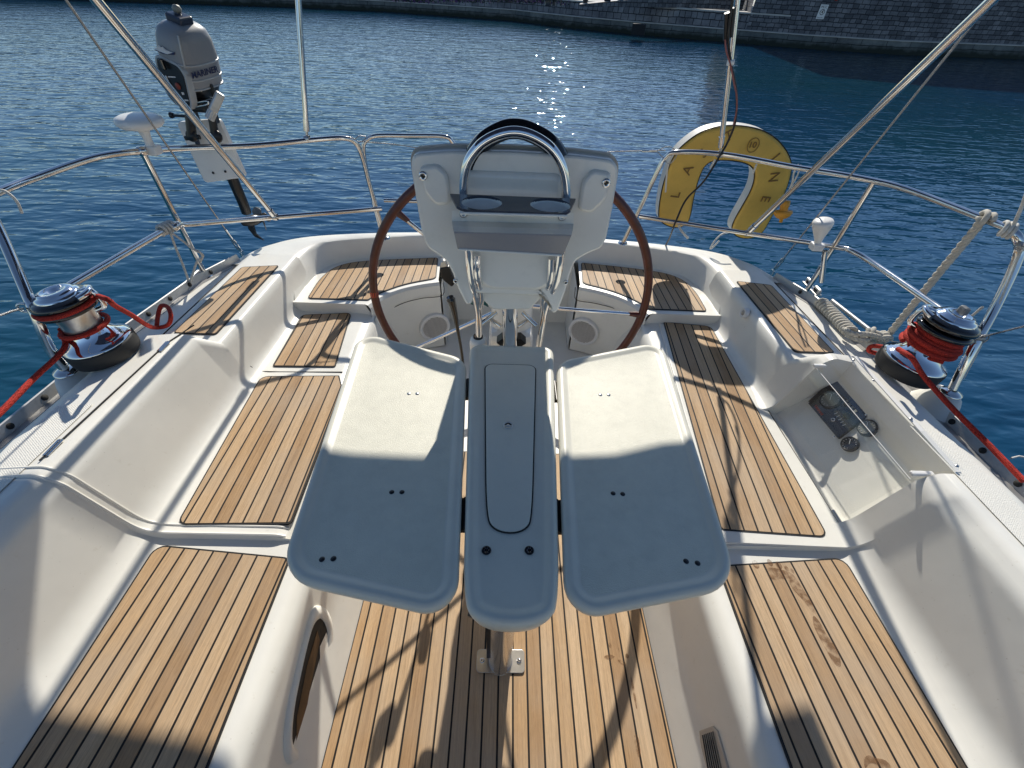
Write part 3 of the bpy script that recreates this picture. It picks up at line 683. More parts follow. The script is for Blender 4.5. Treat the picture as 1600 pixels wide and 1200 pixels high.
# cup holder
g = MB()
Yb, Yf = 1.049, .952
bl, br = PY(703, 304, Yb), PY(900, 309, Yb); fl_, fr_ = PY(716, 328, Yf), PY(889, 333, Yf)
z_sh = (bl.z+br.z)/2; 
slope = ((fl_.z+fr_.z)/2 - z_sh)/(Yf-Yb)
def shp(x, y): return V3((x, y, z_sh+slope*(y-Yb)))
xl, xr = bl.x, br.x; fxl, fxr = fl_.x+.012, fr_.x-.012
out = bez_round([V3((xl, Yb, 0)), V3((xr, Yb, 0)), V3((fxr+.012, Yf, 0)), V3((fxl-.012, Yf, 0))], [.003, .003, .03, .03], 8)
cups = [(xl*.52-.002, .0455), (xr*.50+.002, .0455)]
# shelf with two holes: radial strips from every hole to half outline
def shelf_mesh(g, mi=0):
    xm = (xl+xr)/2
    for k, (cx, r) in enumerate(cups):
        cy = (Yb+Yf)/2+.001; n = 48
        def clip(a):
            dx, dy = math.cos(a), math.sin(a); best = 1e9
            poly = [p for p in out]; m = len(poly)
            for i in range(m):
                p, q = poly[i], poly[(i+1) % m]; ex, ey = q.x-p.x, q.y-p.y; den = dx*ey-dy*ex
                if abs(den) < 1e-12: continue
                t = ((p.x-cx)*ey-(p.y-cy)*ex)/den; u = ((p.x-cx)*dy-(p.y-cy)*dx)/den
                if t > 0 and -1e-6 <= u <= 1+1e-6: best = min(best, t)
            if dx and ((xm-cx)/dx) > 0: best = min(best, (xm-cx)/dx)
            return cx+dx*best, cy+dy*best
        angs = sorted(set([2*PI*i/n for i in range(n)] + [math.atan2(Yb-cy, xm-cx) % (2*PI), math.atan2(Yf-cy, xm-cx) % (2*PI)]))
        o_ = [shp(*clip(a)) for a in angs]; i_ = [shp(cx+r*math.cos(a), cy+r*.97*math.sin(a)) for a in angs]; nn = len(angs)
        low = [p-V3((0, 0, .006)) for p in i_]
        g.add(o_+i_, [[j, (j+1) % nn, nn+(j+1) % nn, nn+j] for j in range(nn)], mi, False)
        g.add([p-V3((0, 0, .006)) for p in o_]+low, [[j, nn+j, nn+(j+1) % nn, (j+1) % nn] for j in range(nn)], mi, False)
        g.add(i_+low, [[j, (j+1) % nn, nn+(j+1) % nn, nn+j] for j in range(nn)], mi, True)
    top = [shp(p.x, p.y) for p in out]; n = len(top)
    g.add(top+[p-V3((0, 0, .006)) for p in top], [[i, n+i, n+(i+1) % n, (i+1) % n] for i in range(n)], mi, True)
shelf_mesh(g)
hold = g.build('cup_holder', M['shelf'], ped)
for k, (cx, r) in enumerate(cups):
    c = shp(cx, (Yb+Yf)/2+.001); g = MB(); g.lathe([(0, -.011), (r*.93, -.011), (r*.98, -.008), (r*1.0, -.002)], c, (0, 0, 1), 32); g.build('cup_recess', M['cup'], hold)
g = MB()
prof_ = [(Yb, z_sh-.003, xl+.004, xr-.004), (Yb-.006, z_sh-.05, xl+.006, xr-.006)]
a1, a2 = PY(709, 362, .982), PY(893, 367, .982); b1, b2 = PY(715, 389, 1.008), PY(880, 399, 1.008); d1, d2 = PY(706, 345, 1.042), PY(896, 350, 1.042); e1, e2 = PY(706, 329, 1.047), PY(897, 333, 1.047)
rows = [(e1, e2), (d1, d2), ((d1+a1)/2+V3((0, -.004, .002)), (d2+a2)/2+V3((0, -.004, .002))), (a1, a2), (a1+V3((.001, 0, -.004)), a2+V3((-.001, 0, -.004))), (b1, b2), (b1+V3((0, .06, 0)), b2+V3((0, .06, 0)))]
vs = [p for r in rows for p in r]; g.add(vs, [[2*i, 2*i+1, 2*i+3, 2*i+2] for i in range(len(rows)-1)], 0, False)
for k in (0, 1):
    g.add([rows[1][k], rows[3][k], rows[4][k], rows[5][k], rows[6][k], V3((rows[1][k].x, 1.07, rows[1][k].z))], [[0, 1, 2, 3, 4, 5]], 0, False)
g.mi = [1 if k in (0, 1, 2) else 0 for k in range(len(g.mi))]; g.build('tray', [M['holder'], M['pod']], hold)  # lower faces get the darker grey in place of shade
for ra_, rb_ in ((fl_, fr_), (b1, b2)):
    g = MB(); dz_ = V3((0, -.001, -.006 if ra_ is fl_ else 0)); g.tube([ra_+dz_+V3((.004, 0, 0)), (ra_+rb_)/2+dz_, rb_+dz_-V3((.004, 0, 0))], .003, seg=8); g.build('rim', M['white'], hold)
for px, py in ((724, 334), (878, 339)):
    c = PY(px, py, 1.0425); g = MB(); g.lathe([(0, .002), (.004, .002), (.005, .004), (.009, .003), (.010, 0)], c, (0, -1, .1), 18); g.build('holder_screw', M['brushed'], hold)
# compass hood arch behind, chrome guard in front, twin legs
g = MB(); g.tube([PY(x, y, 1.118) for x, y in ((729, 310), (729, 285), (735, 252), (755, 222), (783, 205), (805, 201), (828, 206), (858, 223), (876, 250), (882, 280), (881, 312))], .021, seg=16, smooth_n=8); g.build('compass_hood', M['blackgloss'], ped)
def gy(y): return 1.06 if y < 430 else 1.06+(y-430)/100*.22 if y < 510 else 1.242
g = MB(); g.tube([PY(x, y, gy(y)) for x, y in ((748, 533), (748, 505), (746, 480), (738, 442), (733, 400), (727, 330), (724, 295), (729, 258), (748, 229), (775, 212), (805, 206), (835, 214), (863, 234), (880, 264), (885, 300), (881, 335), (876, 400), (868, 442), (853, 480), (848, 505), (842, 540))], .0112, seg=16, smooth_n=8); g.build('guard_rail', M['chrome'], ped)
for s, pts in ((-1, [(746, 398), (746, 430), (752, 458), (750, 480)]), (1, [(862, 403), (860, 435), (851, 462), (848, 485)])):
    g = MB(); g.tube([PY(x, y, gy(y)+.01) for x, y in pts], .0100, seg=14, smooth_n=6); g.build('guard_strut', M['chrome'], ped)
# white column and its head below the pod
g = MB(); g.lathe([(.115, 0), (.11, .012), (.092, .05), (.080, .62), (.080, 1.02)], B(0, 1.44, 0), (0, 0, 1), 36); g.build('pedestal_column', M['pod'], ped)
g = MB(); g.box(B(0, 1.44, .72), (.17, .20, .14), bev=.03); g.build('column_head', M['pod'], ped)
g = MB(); g.tube([PY(797, 450, 1.20), PY(797, 500, 1.24), PY(797, 540, 1.22)], .026, seg=24); g.build('table_bracket_post', M['chrome'], ped)
for a, b in (((776, 488), (752, 506)), ((764, 497), (783, 510)), ((816, 488), (838, 509)), ((826, 499), (808, 510))):
    g = MB(); g.tube([PY(*a, 1.28), PY(*b, 1.25)], .008, seg=10); g.build('cross_brace', M['steel'], ped)
g = MB(); c = PY(747, 527, 1.242); g.lathe([(.030, -.06), (.031, -.02), (.026, -.004), (.018, 0), (.014, .001)], c, (0, 0, 1), 24); g.build('foot_boss', M['pod'], ped)
g = MB(); g.lathe([(.0175, -.004), (.0175, .006), (.0135, .008)], c, (0, 0, 1), 20); g.build('foot_collar', M['black'], ped)
g = MB(); g.prism([PY(x, y, 1.30) for x, y in ((733, 474), (742, 478), (752, 474), (763, 480), (760, 470), (735, 468))], V3((0, .01, 0))); g.build('green_tab', M['green'], ped)

g = MB(); sk = [PY(x, y, 1.15) for x, y in ((744, 440), (852, 440), (850, 462), (828, 484), (770, 484), (747, 462))]
g.prism(bez_round(sk, .012, 4), V3((0, .12, 0)), bev=(.006, .006)); g.build('pod_skirt', M['pod'], ped)
g = MB(); pb_ = [(1.135, 452), (1.50, 446)]
x0_, x1_ = -.14, .135
zA, zB = PY(798, 452, 1.135).z, PY(798, 440, 1.46).z
g.prism([V3((x0_, 1.135, zA)), V3((x0_, 1.46, zB)), V3((x0_, 1.46, 1.26)), V3((x0_, 1.135, 1.33))], V3((x1_-x0_, 0, 0))); g.build('pod_sun_block', M['pod'], ped)  # box hidden behind the pod, added to block sun leaking onto the table
# gear lever
lev = thing('gear_lever', PY(720, 545, 1.36), 'black gear lever with bulbous handle standing left of the pedestal', 'lever')
g = MB(); g.tube([PY(x, y, 1.43) for x, y in ((703, 464), (707, 475), (711, 492), (715, 515), (721, 548), (724, 575))], .012, seg=14, smooth_n=6, taper=lambda t: 1.55-1.05*min(1, t*1.5) if t > .05 else 1.1); g.build('handle', M['blackgloss'], lev)
g = MB(); g.box(PY(718, 590, 1.30), (.03, .05, .06), bev=.01); g.build('base', M['black'], lev)
# engine control head on the pedestal side
ctl = thing('engine_control', PY(700, 440, 1.52), 'small black and grey control head clipped beside the pod', 'control')
g = MB(); g.prism(bez_round([PY(x, y, 1.50) for x, y in ((687, 419), (702, 417), (711, 443), (706, 449), (690, 436))], .006, 3), V3((0, .05, 0)), bev=(.004, .004)); g.build('body', M['black'], ctl)
g = MB(); g.prism([PY(x, y, 1.485) for x, y in ((688, 409), (697, 408), (698, 417), (688, 418))], V3((0, .03, 0)), bev=(.003, .002)); g.build('switch', M['alu'], ctl)

# ================================================================== WHEEL
WC = V3((0, 1.72, .63)); WR = .615
wheel = thing('ship_helm', WC, 'large ship steering wheel with stitched brown leather rim and thin steel spokes', 'ship helm')
g = MB(); g.tube([WC+V3((math.cos(a)*WR, 0, math.sin(a)*WR)) for a in [2*PI*k/96 for k in range(96)]], .0185, seg=14, closed=True); rim = g.build('rim', M['mahogany'], wheel)
g = MB()
for k in range(420):
    a = 2*PI*k/420
    for s in (-1,):
        r1, r2 = WR-.014, WR-.0168
        c = V3((math.cos(a)*(WR-.0135), -.0105, math.sin(a)*(WR-.0135)))+WC
        g.box(c, (.0035, .0016, .0016), rot=Matrix.Rotation(-a+.5, 3, 'Y'))
g.build('stitching', M['black'], rim)
SPOKE0 = -4.5
for k in range(5):
    a = math.radians(SPOKE0+72*k)
    d = V3((math.cos(a), 0, math.sin(a)))
    g = MB(); g.tube([WC+d*.06+V3((0, -.02, 0)), WC+d*.35+V3((0, -.012, 0)), WC+d*(WR-.03)], .0085, seg=12); sp = g.build('spoke', M['chrome'], wheel)
    g = MB(); g.tube([WC+d*(WR-.065), WC+d*(WR-.01)], .0125, seg=12, taper=lambda t: .75+.5*t); g.build('spoke_socket', M['mahogany'], sp)
g = MB(); g.lathe([(0, -.06), (.03, -.055), (.07, -.03), (.075, 0), (.06, .05)], WC, (0, 1, 0), 32); g.build('hub', M['chrome'], wheel)
g = MB(); c = PY(591, 459, 1.72)-WC; a0 = math.atan2(c.z, c.x); g.tube([WC+V3((math.cos(a)*WR, 0, math.sin(a)*WR)) for a in (a0-.02, a0-.01, a0, a0+.01, a0+.02)], .0185, seg=14); g.build('king_spoke_tape', M['red'], wheel)
# ================================================================== RAILS
def ry(lst): return [PY(x, y, Y) for x, y, Y in lst]
def rail(name, lst, r, parent, sm=8, mat='steel', seg=14): 
    g = MB(); g.tube(ry(lst), r, seg=seg, smooth_n=sm); return g.build(name, M[mat], parent)
def collar(parent, p, d, r=.018, h=.03, name='rail_clamp', mat='steel'):
    g = MB(); g.lathe([(r*.8, -h/2), (r, -h*.4), (r, h*.4), (r*.8, h/2)], p, d, (18)); return g.build(name, M[mat], parent)
RR = .0125
pp = thing('pushpit_rail', P(320, 430, .60), 'polished steel stern rail on the left quarter carrying the grey outboard motor', 'guard rail', 'stern rails of the yacht')
top = [(-24, 322, 1.415), (-12, 306, 1.45), (10, 295, 1.50), (60, 276, 1.62), (150, 246, 1.80), (222, 236, 1.93), (300, 231, 2.12), (400, 227, 2.30), (500, 217.5, 2.47), (538, 216, 2.53), (556, 224, 2.565), (566, 245, 2.58), (578, 290, 2.58), (602, 371, 2.57)]
rail('top_rail', top, RR, pp); rail('middle_rail', [(48, 480, 1.22), (75, 466, 1.30), (262, 357, 1.88), (278, 352, 1.92), (300, 350, 2.0), (420, 340, 2.30), (596, 326, 2.575)], RR, pp)
for px, py in ((323, 427),): pass
f = P(322, 432, .60); rail_top = PY(222, 236, 1.93)
g = MB(); g.tube([f, rail_top], RR, seg=14); st = g.build('stanchion', M['steel'], pp)
g = MB(); g.lathe([(.034, 0), (.033, .006), (.018, .012), (.016, .03), (.0125, .032)], f, (0, 0, 1), 20); g.build('foot_plate', M['steel'], st)
f = P(104, 580, .68); g = MB(); g.tube([f, PY(78, 545, 1.19), PY(50, 478, 1.22), PY(0, 362, 1.38), PY(-24, 322, 1.415)], .0155, seg=14, smooth_n=6); st = g.build('stanchion', M['steel'], pp)
g = MB(); g.lathe([(.04, 0), (.038, .006), (.02, .012), (.0125, .014)], f, (0, 0, 1), 20); g.build('foot_plate', M['steel'], st)
collar(pp, PY(222, 236, 1.93), (1, .5, 0)); collar(pp, PY(262, 357, 1.88)+V3((.02, .02, 0)), (.3, .5, .2)); c = PY(602, 371, 2.57)
g = MB(); g.lathe([(.03, 0), (.028, .006), (.0135, .01)], c-V3((0, 0, .004)), (0, 0, 1), 18); g.build('foot_plate', M['steel'], pp)
g = MB(); c = PY(38, 481, 1.21); u = V3((1, .2, .3)).normalized()
g.tube([c+V3((math.cos(a)*.016, .3*math.cos(a)*.016, math.sin(a)*.016)) for a in [2*PI*k/20 for k in range(20)]], .0042, seg=8, closed=True); g.build('eye_ring', M['steel'], pp)

ps = thing('pushpit_rail', P(1255, 460, .60), 'polished steel stern rail on the right quarter carrying the yellow horseshoe buoy', 'guard rail', 'stern rails of the yacht')
top = [(973, 379, 2.60), (1000, 325, 2.59), (1030, 262, 2.59), (1040, 246, 2.59), (1058, 238, 2.57), (1130, 241, 2.48), (1240, 261, 2.25), (1320, 274, 2.06), (1366, 283, 1.96), (1400, 291, 1.88), (1450, 308, 1.76), (1545, 345, 1.52), (1573, 356, 1.455), (1589, 371, 1.42), (1591, 400, 1.40), (1560, 470, 1.34), (1520, 545, 1.26), (1486, 612, P(1486, 612, .68).y)]
rail('top_rail', top[:13], RR, ps); rail('front_stanchion', top[12:], .0155, ps)
rail('middle_rail', [(999, 338, 2.585), (1165, 364, 2.33), (1300, 385, 2.03), (1330, 392, 1.95), (1365, 412, 1.83), (1450, 470, 1.48), (1505, 508, 1.29)], RR, ps)
f = P(1256, 461, .60); g = MB(); g.tube([f, PY(1366, 284, 1.96)], RR, seg=14); st = g.build('stanchion', M['steel'], ps)
g = MB(); g.lathe([(.034, 0), (.033, .006), (.018, .012), (.016, .03), (.0125, .032)], f, (0, 0, 1), 20); g.build('foot_plate', M['steel'], st)
c = PY(973, 379, 2.60); g = MB(); g.lathe([(.03, 0), (.028, .006), (.0135, .01)], c-V3((0, 0, .004)), (0, 0, 1), 18); g.build('foot_plate', M['steel'], ps)
f2 = P(1486, 614, .68)
g = MB(); g.lathe([(.036, 0), (.035, .005), (.02, .010), (.0125, .014)], f2, (.0, 0, 1), 20); g.build('foot_plate', M['steel'], ps)
for ff_, pr_ in ((f, None),): pass
for ff_ in (f2, P(104, 580, .68)):
    g = MB(); g.lathe([(.10, -.085), (.085, -.06), (.065, -.022), (.052, -.006), (.040, -.001), (0, 0)], ff_, (0, 0, 1), 28); s_x = 1 if ff_.x > 0 else -1; g.v = [V3((ff_.x+(v.x-ff_.x)*.55-s_x*(ff_.z-v.z)*.25, v.y, v.z)) for v in g.v]; g.build('stanchion_plinth', M['gel'], boat)
g = MB(); g.tube(ry([(1289, 392, 2.03), (1284, 440, 2.03)]), .013, seg=12); g.build('rod_holder', M['steel'], ps)

gt = thing('stern_gate_frame', PY(597, 366, 2.63), 'small bent steel frame standing on the transom left of the pod', 'guard rail')
rail('frame', [(597, 366, 2.62), (585, 320, 2.63), (572, 262, 2.64), (568, 232, 2.64), (573, 219, 2.64), (590, 212, 2.65), (640, 212, 2.66), (692, 213, 2.66), (706, 221, 2.66), (713, 240, 2.66), (716, 300, 2.66), (718, 366, 2.66)], .0115, gt, 6)
rail('lower_bar', [(600, 313, 2.64), (718, 316, 2.66)], .0115, gt, 1)
gw = MB(); gw.tube(ry([(560, 221, 2.58), (620, 226, 2.6), (720, 240, 2.62), (880, 242, 2.62), (960, 237, 2.61), (1040, 235, 2.59)]), .0028, seg=6, smooth_n=6)
gwi = thing('stern_lifeline', PY(560, 221, 2.58), 'thin steel lifeline strung across the open transom behind the pod', 'lifeline')
gw.build('wire', M['wire'], gwi)
g = MB(); g.tube(ry([(1003, 236, 2.6), (1026, 236, 2.6)]), .0065, seg=10); g.build('hook', M['steel'], gwi)
g = MB(); g.tube(ry([(1026, 236, 2.6), (1045, 229, 2.59), (1058, 240, 2.57), (1046, 256, 2.58), (1034, 244, 2.59), (1026, 236, 2.6)]), .0022, seg=6, smooth_n=5); g.build('lashing', M['wire'], gwi)
g = MB(); g.tube(ry([(536, 217, 2.53), (548, 214, 2.54), (562, 222, 2.58), (572, 214, 2.6), (560, 213, 2.58), (552, 222, 2.56)]), .0022, seg=6, smooth_n=5); g.build('lashing', M['wire'], gwi)

# ================================================================== BIMINI
can = thing('bimini_top', B(0, 2.3, 2.1), 'canvas sun awning held over the helm on four polished steel poles', 'awning')
rows = []
for j in range(9):
    y = 2.725-2.4*j/8
    rows.append([V3((x, y+(.03*min(1, max(0, (-x-.25)/.25)) if j < 4 else 0)+(.03 if x > .55 and j < 4 else 0), 2.10+.10*math.cos(x/1.2*PI/2)+.03*math.sin(j/8*PI))) for x in [-1.18+2.2*i/16 for i in range(17)]])
g = MB(); g.add([p for r in rows for p in r]+[p+V3((0, 0, .012)) for r in rows for p in r], [[j*17+i, j*17+i+1, (j+1)*17+i+1, (j+1)*17+i] for j in range(8) for i in range(16)]+[[153+j*17+i, 153+j*17+i+1, 153+(j+1)*17+i+1, 153+(j+1)*17+i] for j in range(8) for i in range(16)])
g.build('canopy', M['canvas'], can)
def pole(a, b, lab, r=.0125, zend=2.12):
    A, Bq = PY(*a), PY(*b); d = Bq-A; E_ = A+d*((zend-A.z)/d.z)
    g = MB(); g.tube([A+d.normalized()*.035, E_], r, seg=16); p = g.build('pole', M['steel'], can)
    g = MB(); g.tube([A+d.normalized()*.035, A+d.normalized()*.085], r*1.22, seg=14); g.build('pole_socket', M['steel'], p)
    g = MB(); g.tube([A, A+d.normalized()*.04], r*.55, seg=10); g.lathe([(.016, -.012), (.018, 0), (.016, .012)], A, (1, 0, 0), 16); g.build('swivel', M['brushed'], p)
    return A, E_
pole((480, 217, 2.44), (466, 0, 2.50), '')
pole((1125, 241, 2.49), (1152, 0, 2.47), '')
pole((430, 339, 2.31), (150, 0, 1.52), '', .0135)
pole((1168, 364, 2.33), (1550, 0, 1.52), '', .0135)
for pts in ([(1146, 12, 2.44), (1141, 58, 2.45)], [(1136, 20, 2.44), (1134, 62, 2.45)]):
    g = MB(); g.tube(ry(pts), .011, seg=12); g.build('pole_pad', M['black'], can)
g = MB(); g.tube(ry([(1137, 98, 2.44), (1146, 98, 2.44)]), .012, seg=10); g.build('cable_tie', M['white'], can)

cab = MB(); cab.tube(ry([(1145, -5, 2.42), (1138, 55, 2.43), (1142, 98, 2.44), (1147, 122, 2.45), (1151, 150, 2.46), (1149, 190, 2.47), (1137, 222, 2.48), (1125, 243, 2.46), (1100, 283, 2.5), (1072, 312, 2.55), (1056, 346, 2.45), (1046, 372, 2.60), (1040, 384, 2.68), (1036, 400, 2.75)]), .0055, seg=8, smooth_n=6)
o = cab.build('antenna_cable', M['black']); setp(o, 'thin black cable running down the pole, across the yellow buoy and over the transom', 'cable')
g = MB(); g.tube(ry([(1133, 62, 2.43), (1135, 80, 2.43), (1141, 100, 2.43), (1147, 130, 2.44), (1151, 150, 2.44), (1151, 172, 2.45), (1146, 195, 2.46)]), .0038, seg=8, smooth_n=5)
o = g.build('thin_cable', simple('pinkish_cable', (.30, .10, .09), .5)); setp(o, 'thin faded red cable taped beside the black cable on the pole', 'cable')

sh = thing('sky_block_hood', B(0, -2.0, .7), 'blue canvas spray hood and white cabin roof forward of the cockpit', 'spray hood')  # out of view, added to keep blue sky light off the cockpit
g = MB(); rows = []
for j in range(7):
    t = j/6; y = -1.5-.9*t; hh0 = 1.28*math.cos(t*.9)-.10*t
    rows.append([V3((1.30*math.cos(a), y, .72+hh0*abs(math.sin(a))**.7)) for a in [PI*i/20 for i in range(21)]])
g.add([p for r_ in rows for p in r_], [[j*21+i, j*21+i+1, (j+1)*21+i+1, (j+1)*21+i] for j in range(6) for i in range(20)]); g.build('hood', M['canvas'], sh)
g = MB(); g.box(B(0, -3.4, .55), (2.5, 3.0, .60), bev=.08); g.build('cabin_roof', M['gel'], sh)
# backstays
def stay(foot, up, lab, tb0, tb1):
    A = P(*foot) if len(foot) == 3 else foot; U = PY(*up); d = (U-A).normalized()
    t = thing('backstay', A, lab, 'backstay wire', 'split backstay wires')
    g = MB(); g.tube([A+d*.16, A+d*2.0], .0038, seg=8); g.build('wire', M['wire'], t)
    g = MB(); g.tube([A+d*.155, A+d*.25], .0065, seg=10); g.build('swage', M['steel'], t)
    s = d.cross(V3((0, 1, 0))).normalized()
    g = MB(); g.tube([A+d*.15+s*.003, A+d*.14+s*.009, A+d*.05+s*.009, A+d*.035+s*.003], .0045, seg=8, smooth_n=4)
    g.tube([A+d*.15-s*.003, A+d*.14-s*.009, A+d*.05-s*.009, A+d*.035-s*.003], .0045, seg=8, smooth_n=4); g.tube([A, A+d*.07], .0045, seg=8); g.tube([A+d*.11, A+d*.17], .0045, seg=8)
    g.build('turnbuckle', M['steel'], t)
    g = MB(); g.box(A, (.012, .03, .03), bev=.003); g.build('chainplate', M['steel'], t)
stay((378, 396, .60), (103, 0, 1.62), 'left backstay wire rising past the outboard motor', 0, 0)
stay((1207, 425, .60), (1550, 0, 1.62), 'right backstay wire rising past the small white antenna', 0, 0)

# ================================================================== WINCHES
def winch(px, py, z, lab, lean, rad=1.0, H=1.0, ha=0):
    c = P(px, py, z); ax = V3((lean, .0, 1)).normalized()
    t = thing('sheet_winch', c, lab, 'winch', 'two-speed sheet winches on the coamings')
    R_ = rad
    def lt(nm, pr, mat, par=t, seg=48, **k): g = MB(); g.lathe([(r*R_, h*H) for r, h in pr], c, ax, seg); return g.build(nm, M[mat], par)
    lt('base_ring', [(.108, -.01), (.112, .0), (.113, .03), (.110, .036), (.100, .037)], 'rubber')
    lt('drum_skirt', [(.109, .037), (.108, .041), (.095, .047), (.078, .058), (.068, .072), (.064, .082)], 'chrome')
    lt('drum', [(.063, .080), (.059, .095), (.058, .115), (.061, .135), (.066, .147), (.072, .150)], 'brushed')
    lt('lower_jaw', [(.060, .142), (.085, .146), (.092, .150), (.092, .158), (.080, .163), (.06, .165)], 'blackgloss')
    lt('upper_jaw', [(.06, .165), (.080, .167), (.090, .172), (.090, .181), (.080, .189), (.064, .192)], 'blackgloss')
    top = lt('top_cap', [(.068, .190), (.067, .196), (.060, .200), (.052, .203), (.050, .207), (.034, .209), (.030, .206), (.020, .206), (.019, .200), (0, .200)], 'chrome')
    u = ax.orthogonal().normalized(); w = ax.cross(u)
    # self-tailing feeder arm over the jaws
    g = MB(); pts = []
    for k in range(9):
        a = ha-.5+k*.12; pts.append(c+ax*(.192+.006*math.sin(k/8*PI))*H+(V3((math.cos(a), math.sin(a), 0))*(.083+.014*math.sin(k/8*PI)))*R_)
    g.tube(pts, .010, seg=10, smooth_n=3); g.tube([c+ax*.193*H+V3((math.cos(ha), math.sin(ha), 0))*.05*R_, c+ax*.196*H+V3((math.cos(ha), math.sin(ha), 0))*.10*R_, c+ax*.150*H+V3((math.cos(ha), math.sin(ha), 0))*.106*R_, c+ax*.135*H+V3((math.cos(ha), math.sin(ha), 0))*.072*R_], .009, seg=10, smooth_n=4)
    g.build('feeder_arm', M['chrome'], t)
    g = MB()
    for k in range(8):
        a = k*PI/4; g.box(c+ax*.2065*H+(u*math.cos(a)+w*math.sin(a))*.040*R_, (.006, .006, .003))
    g.build('splines', M['brushed'], top)
    return c, ax, t
cl, axl, wl = winch(166, 548, .722, 'chrome sheet winch on the left coaming with a single turn of red rope', -.10, .96, 1.22, .3)
cr, axr, wr_ = winch(1416, 575, .722, 'chrome sheet winch on the right coaming, its drum buried in red rope', .10, .98, 1.22, 2.6)
g = MB(); g.box(cr+axr*.268, (.022, .034, .030), bev=.008); g.build('handle_knob', simple('grey_knob', (.16, .17, .18), .4), wr_)
def coil(c, ax, turns, r0, r1, h0, h1, a0, n=28):
    out = []
    u = V3((1, 0, 0)); u = (u-ax*u.dot(ax)).normalized(); w = ax.cross(u)
    for i in range(int(n*turns)+1):
        t = i/(n*turns); a = a0+2*PI*turns*t; r = r0+(r1-r0)*t
        out.append(c+ax*(h0+(h1-h0)*t)+(u*math.cos(a)+w*math.sin(a))*r)
    return out
# left red sheet
zc = cl.z
lead = [P(-30, 668, .80), P(0, 645, .80), P(52, 592, .80), P(100, 545, .80)]
low = coil(cl, axl, 1.0, .070, .070, .108, .114, math.radians(200))
up_ = coil(cl, axl, .62, .083, .085, .198, .200, math.radians(175))
g = MB(); g.tube(catmull(lead+[low[0]], 6)+low[2:], .0085, seg=12)
r1 = up_+[PY(168, 468, 1.235), PY(180, 478, 1.27), PY(205, 492, 1.34), PY(228, 507, 1.40), P(243, 512, .655), P(262, 508, .66), P(267, 494, .69), P(262, 480, .70), P(252, 478, .69), P(247, 492, .665), P(245, 508, .65)]
g.tube(catmull(r1, 5), .0085, seg=12)
o = g.build('sheet_rope', M['rope_red']); setp(o, 'red braided rope wrapped once on the left winch, leading off to the lower left', 'rope')
# right red sheet
g = MB()
c0 = coil(cr, axr, 4.2, .068, .086, .172, .105, math.radians(100))
tail = [P(1357, 545, .70), P(1362, 541, .72), P(1380, 542, .74), P(1410, 548, .78), P(1440, 556, .81), P(1475, 566, .82)]
g.tube(catmull([P(1372, 553, .69), P(1358, 548, .70)]+tail[1:], 6), .0088, seg=12)
g.tube(c0, .0092, seg=12)
c1 = coil(cr, axr, 1.7, .086, .080, .155, .118, math.radians(10)); g.tube(c1, .0092, seg=12)
g.tube(catmull([PY(1403, 545, cr.y-.02), PY(1425, 560, cr.y-.09), P(1445, 590, .77), P(1490, 640, .745), P(1540, 690, .72), P(1600, 752, .705)], 6), .0090, seg=12)
o = g.build('sheet_rope', M['rope_red']); setp(o, 'red braided rope piled in many turns on the right winch', 'rope')
# ================================================================== DECK ROPES
g = MB(); ra, rb = PY(1531, 349, 1.525), P(1385, 527, .64); rope3(g, [ra+V3((.0, .012, .006)), ra, ra.lerp(rb, .33), ra.lerp(rb, .66), rb], .0150, .085)
g.tube(coil(PY(1536, 342, 1.53), V3((.8, -.5, -.2)).normalized(), 1.4, .022, .022, -.01, .02, 0), .009, seg=8)
o = g.build('mooring_line', M['rope']); setp(o, 'thick three-strand white rope slanting from the right stern rail down to the deck edge', 'rope')
g = MB(); random.seed(3)
base = [(1284, 476), (1296, 487), (1308, 499), (1320, 511), (1334, 522), (1350, 528), (1368, 530), (1384, 532), (1395, 528)]
for k in range(13):
    t = k/12; px = 1284+t*44; py = 474+t*44
    c = P(px, py, .625); d = V3((.012, .025, 0)); 
    rg = [c+V3((math.cos(a)*.026, -.008*math.cos(a), .022*math.sin(a))) for a in [2*PI*i/14 for i in range(14)]]
    g.tube(rg, .0085, seg=8, closed=True)
rope3(g, [P(1318, 514, .64), P(1335, 522, .66), P(1352, 522, .665), P(1372, 526, .66), P(1388, 534, .65)], .012, .05)
rope3(g, [P(1322, 522, .63), P(1342, 531, .64), P(1362, 529, .64), P(1380, 520, .655), P(1392, 528, .65)], .012, .05)
for c, ax in ((P(1370, 527, .645), (1, .4, .2)), (P(1380, 530, .645), (.2, 1, .3)), (P(1362, 522, .65), (.6, -.6, .4))):
    a_ = V3(ax).normalized(); g.tube(coil(c, a_, 1.3, .028, .024, -.012, .012, random.random()*6), .0095, seg=8)
o = g.build('rope_bundle', M['rope']); setp(o, 'tangle of white mooring rope lashed round the toe rail beside the right winch', 'rope')
def fair(px, py, lab, s):
    c = P(px, py, .605)
    t = thing('fairlead', c, lab, 'fairlead', 'mooring fairleads on the toe rail')
    for k, d in enumerate((-.045, .045)):
        g = MB(); cc = c+V3((0, d, .018)); g.box(cc, (.018, .060, .038), bev=.009); h = g.build('horn', M['alu'], t)
        g = MB(); g.box(cc+V3((-s*.0095, -d*.1, .002)), (.003, .030, .016)); g.build('throat', M['black'], h)
    g = MB(); g.box(c+V3((0, 0, .004)), (.036, .15, .010), bev=.003); g.build('base', M['alu'], t)
fair(303, 442, 'grey metal fairlead on the left toe rail with a thin cord made fast to it', -1)
fair(1268, 452, 'grey metal fairlead on the right toe rail beside the bundled white rope', 1)
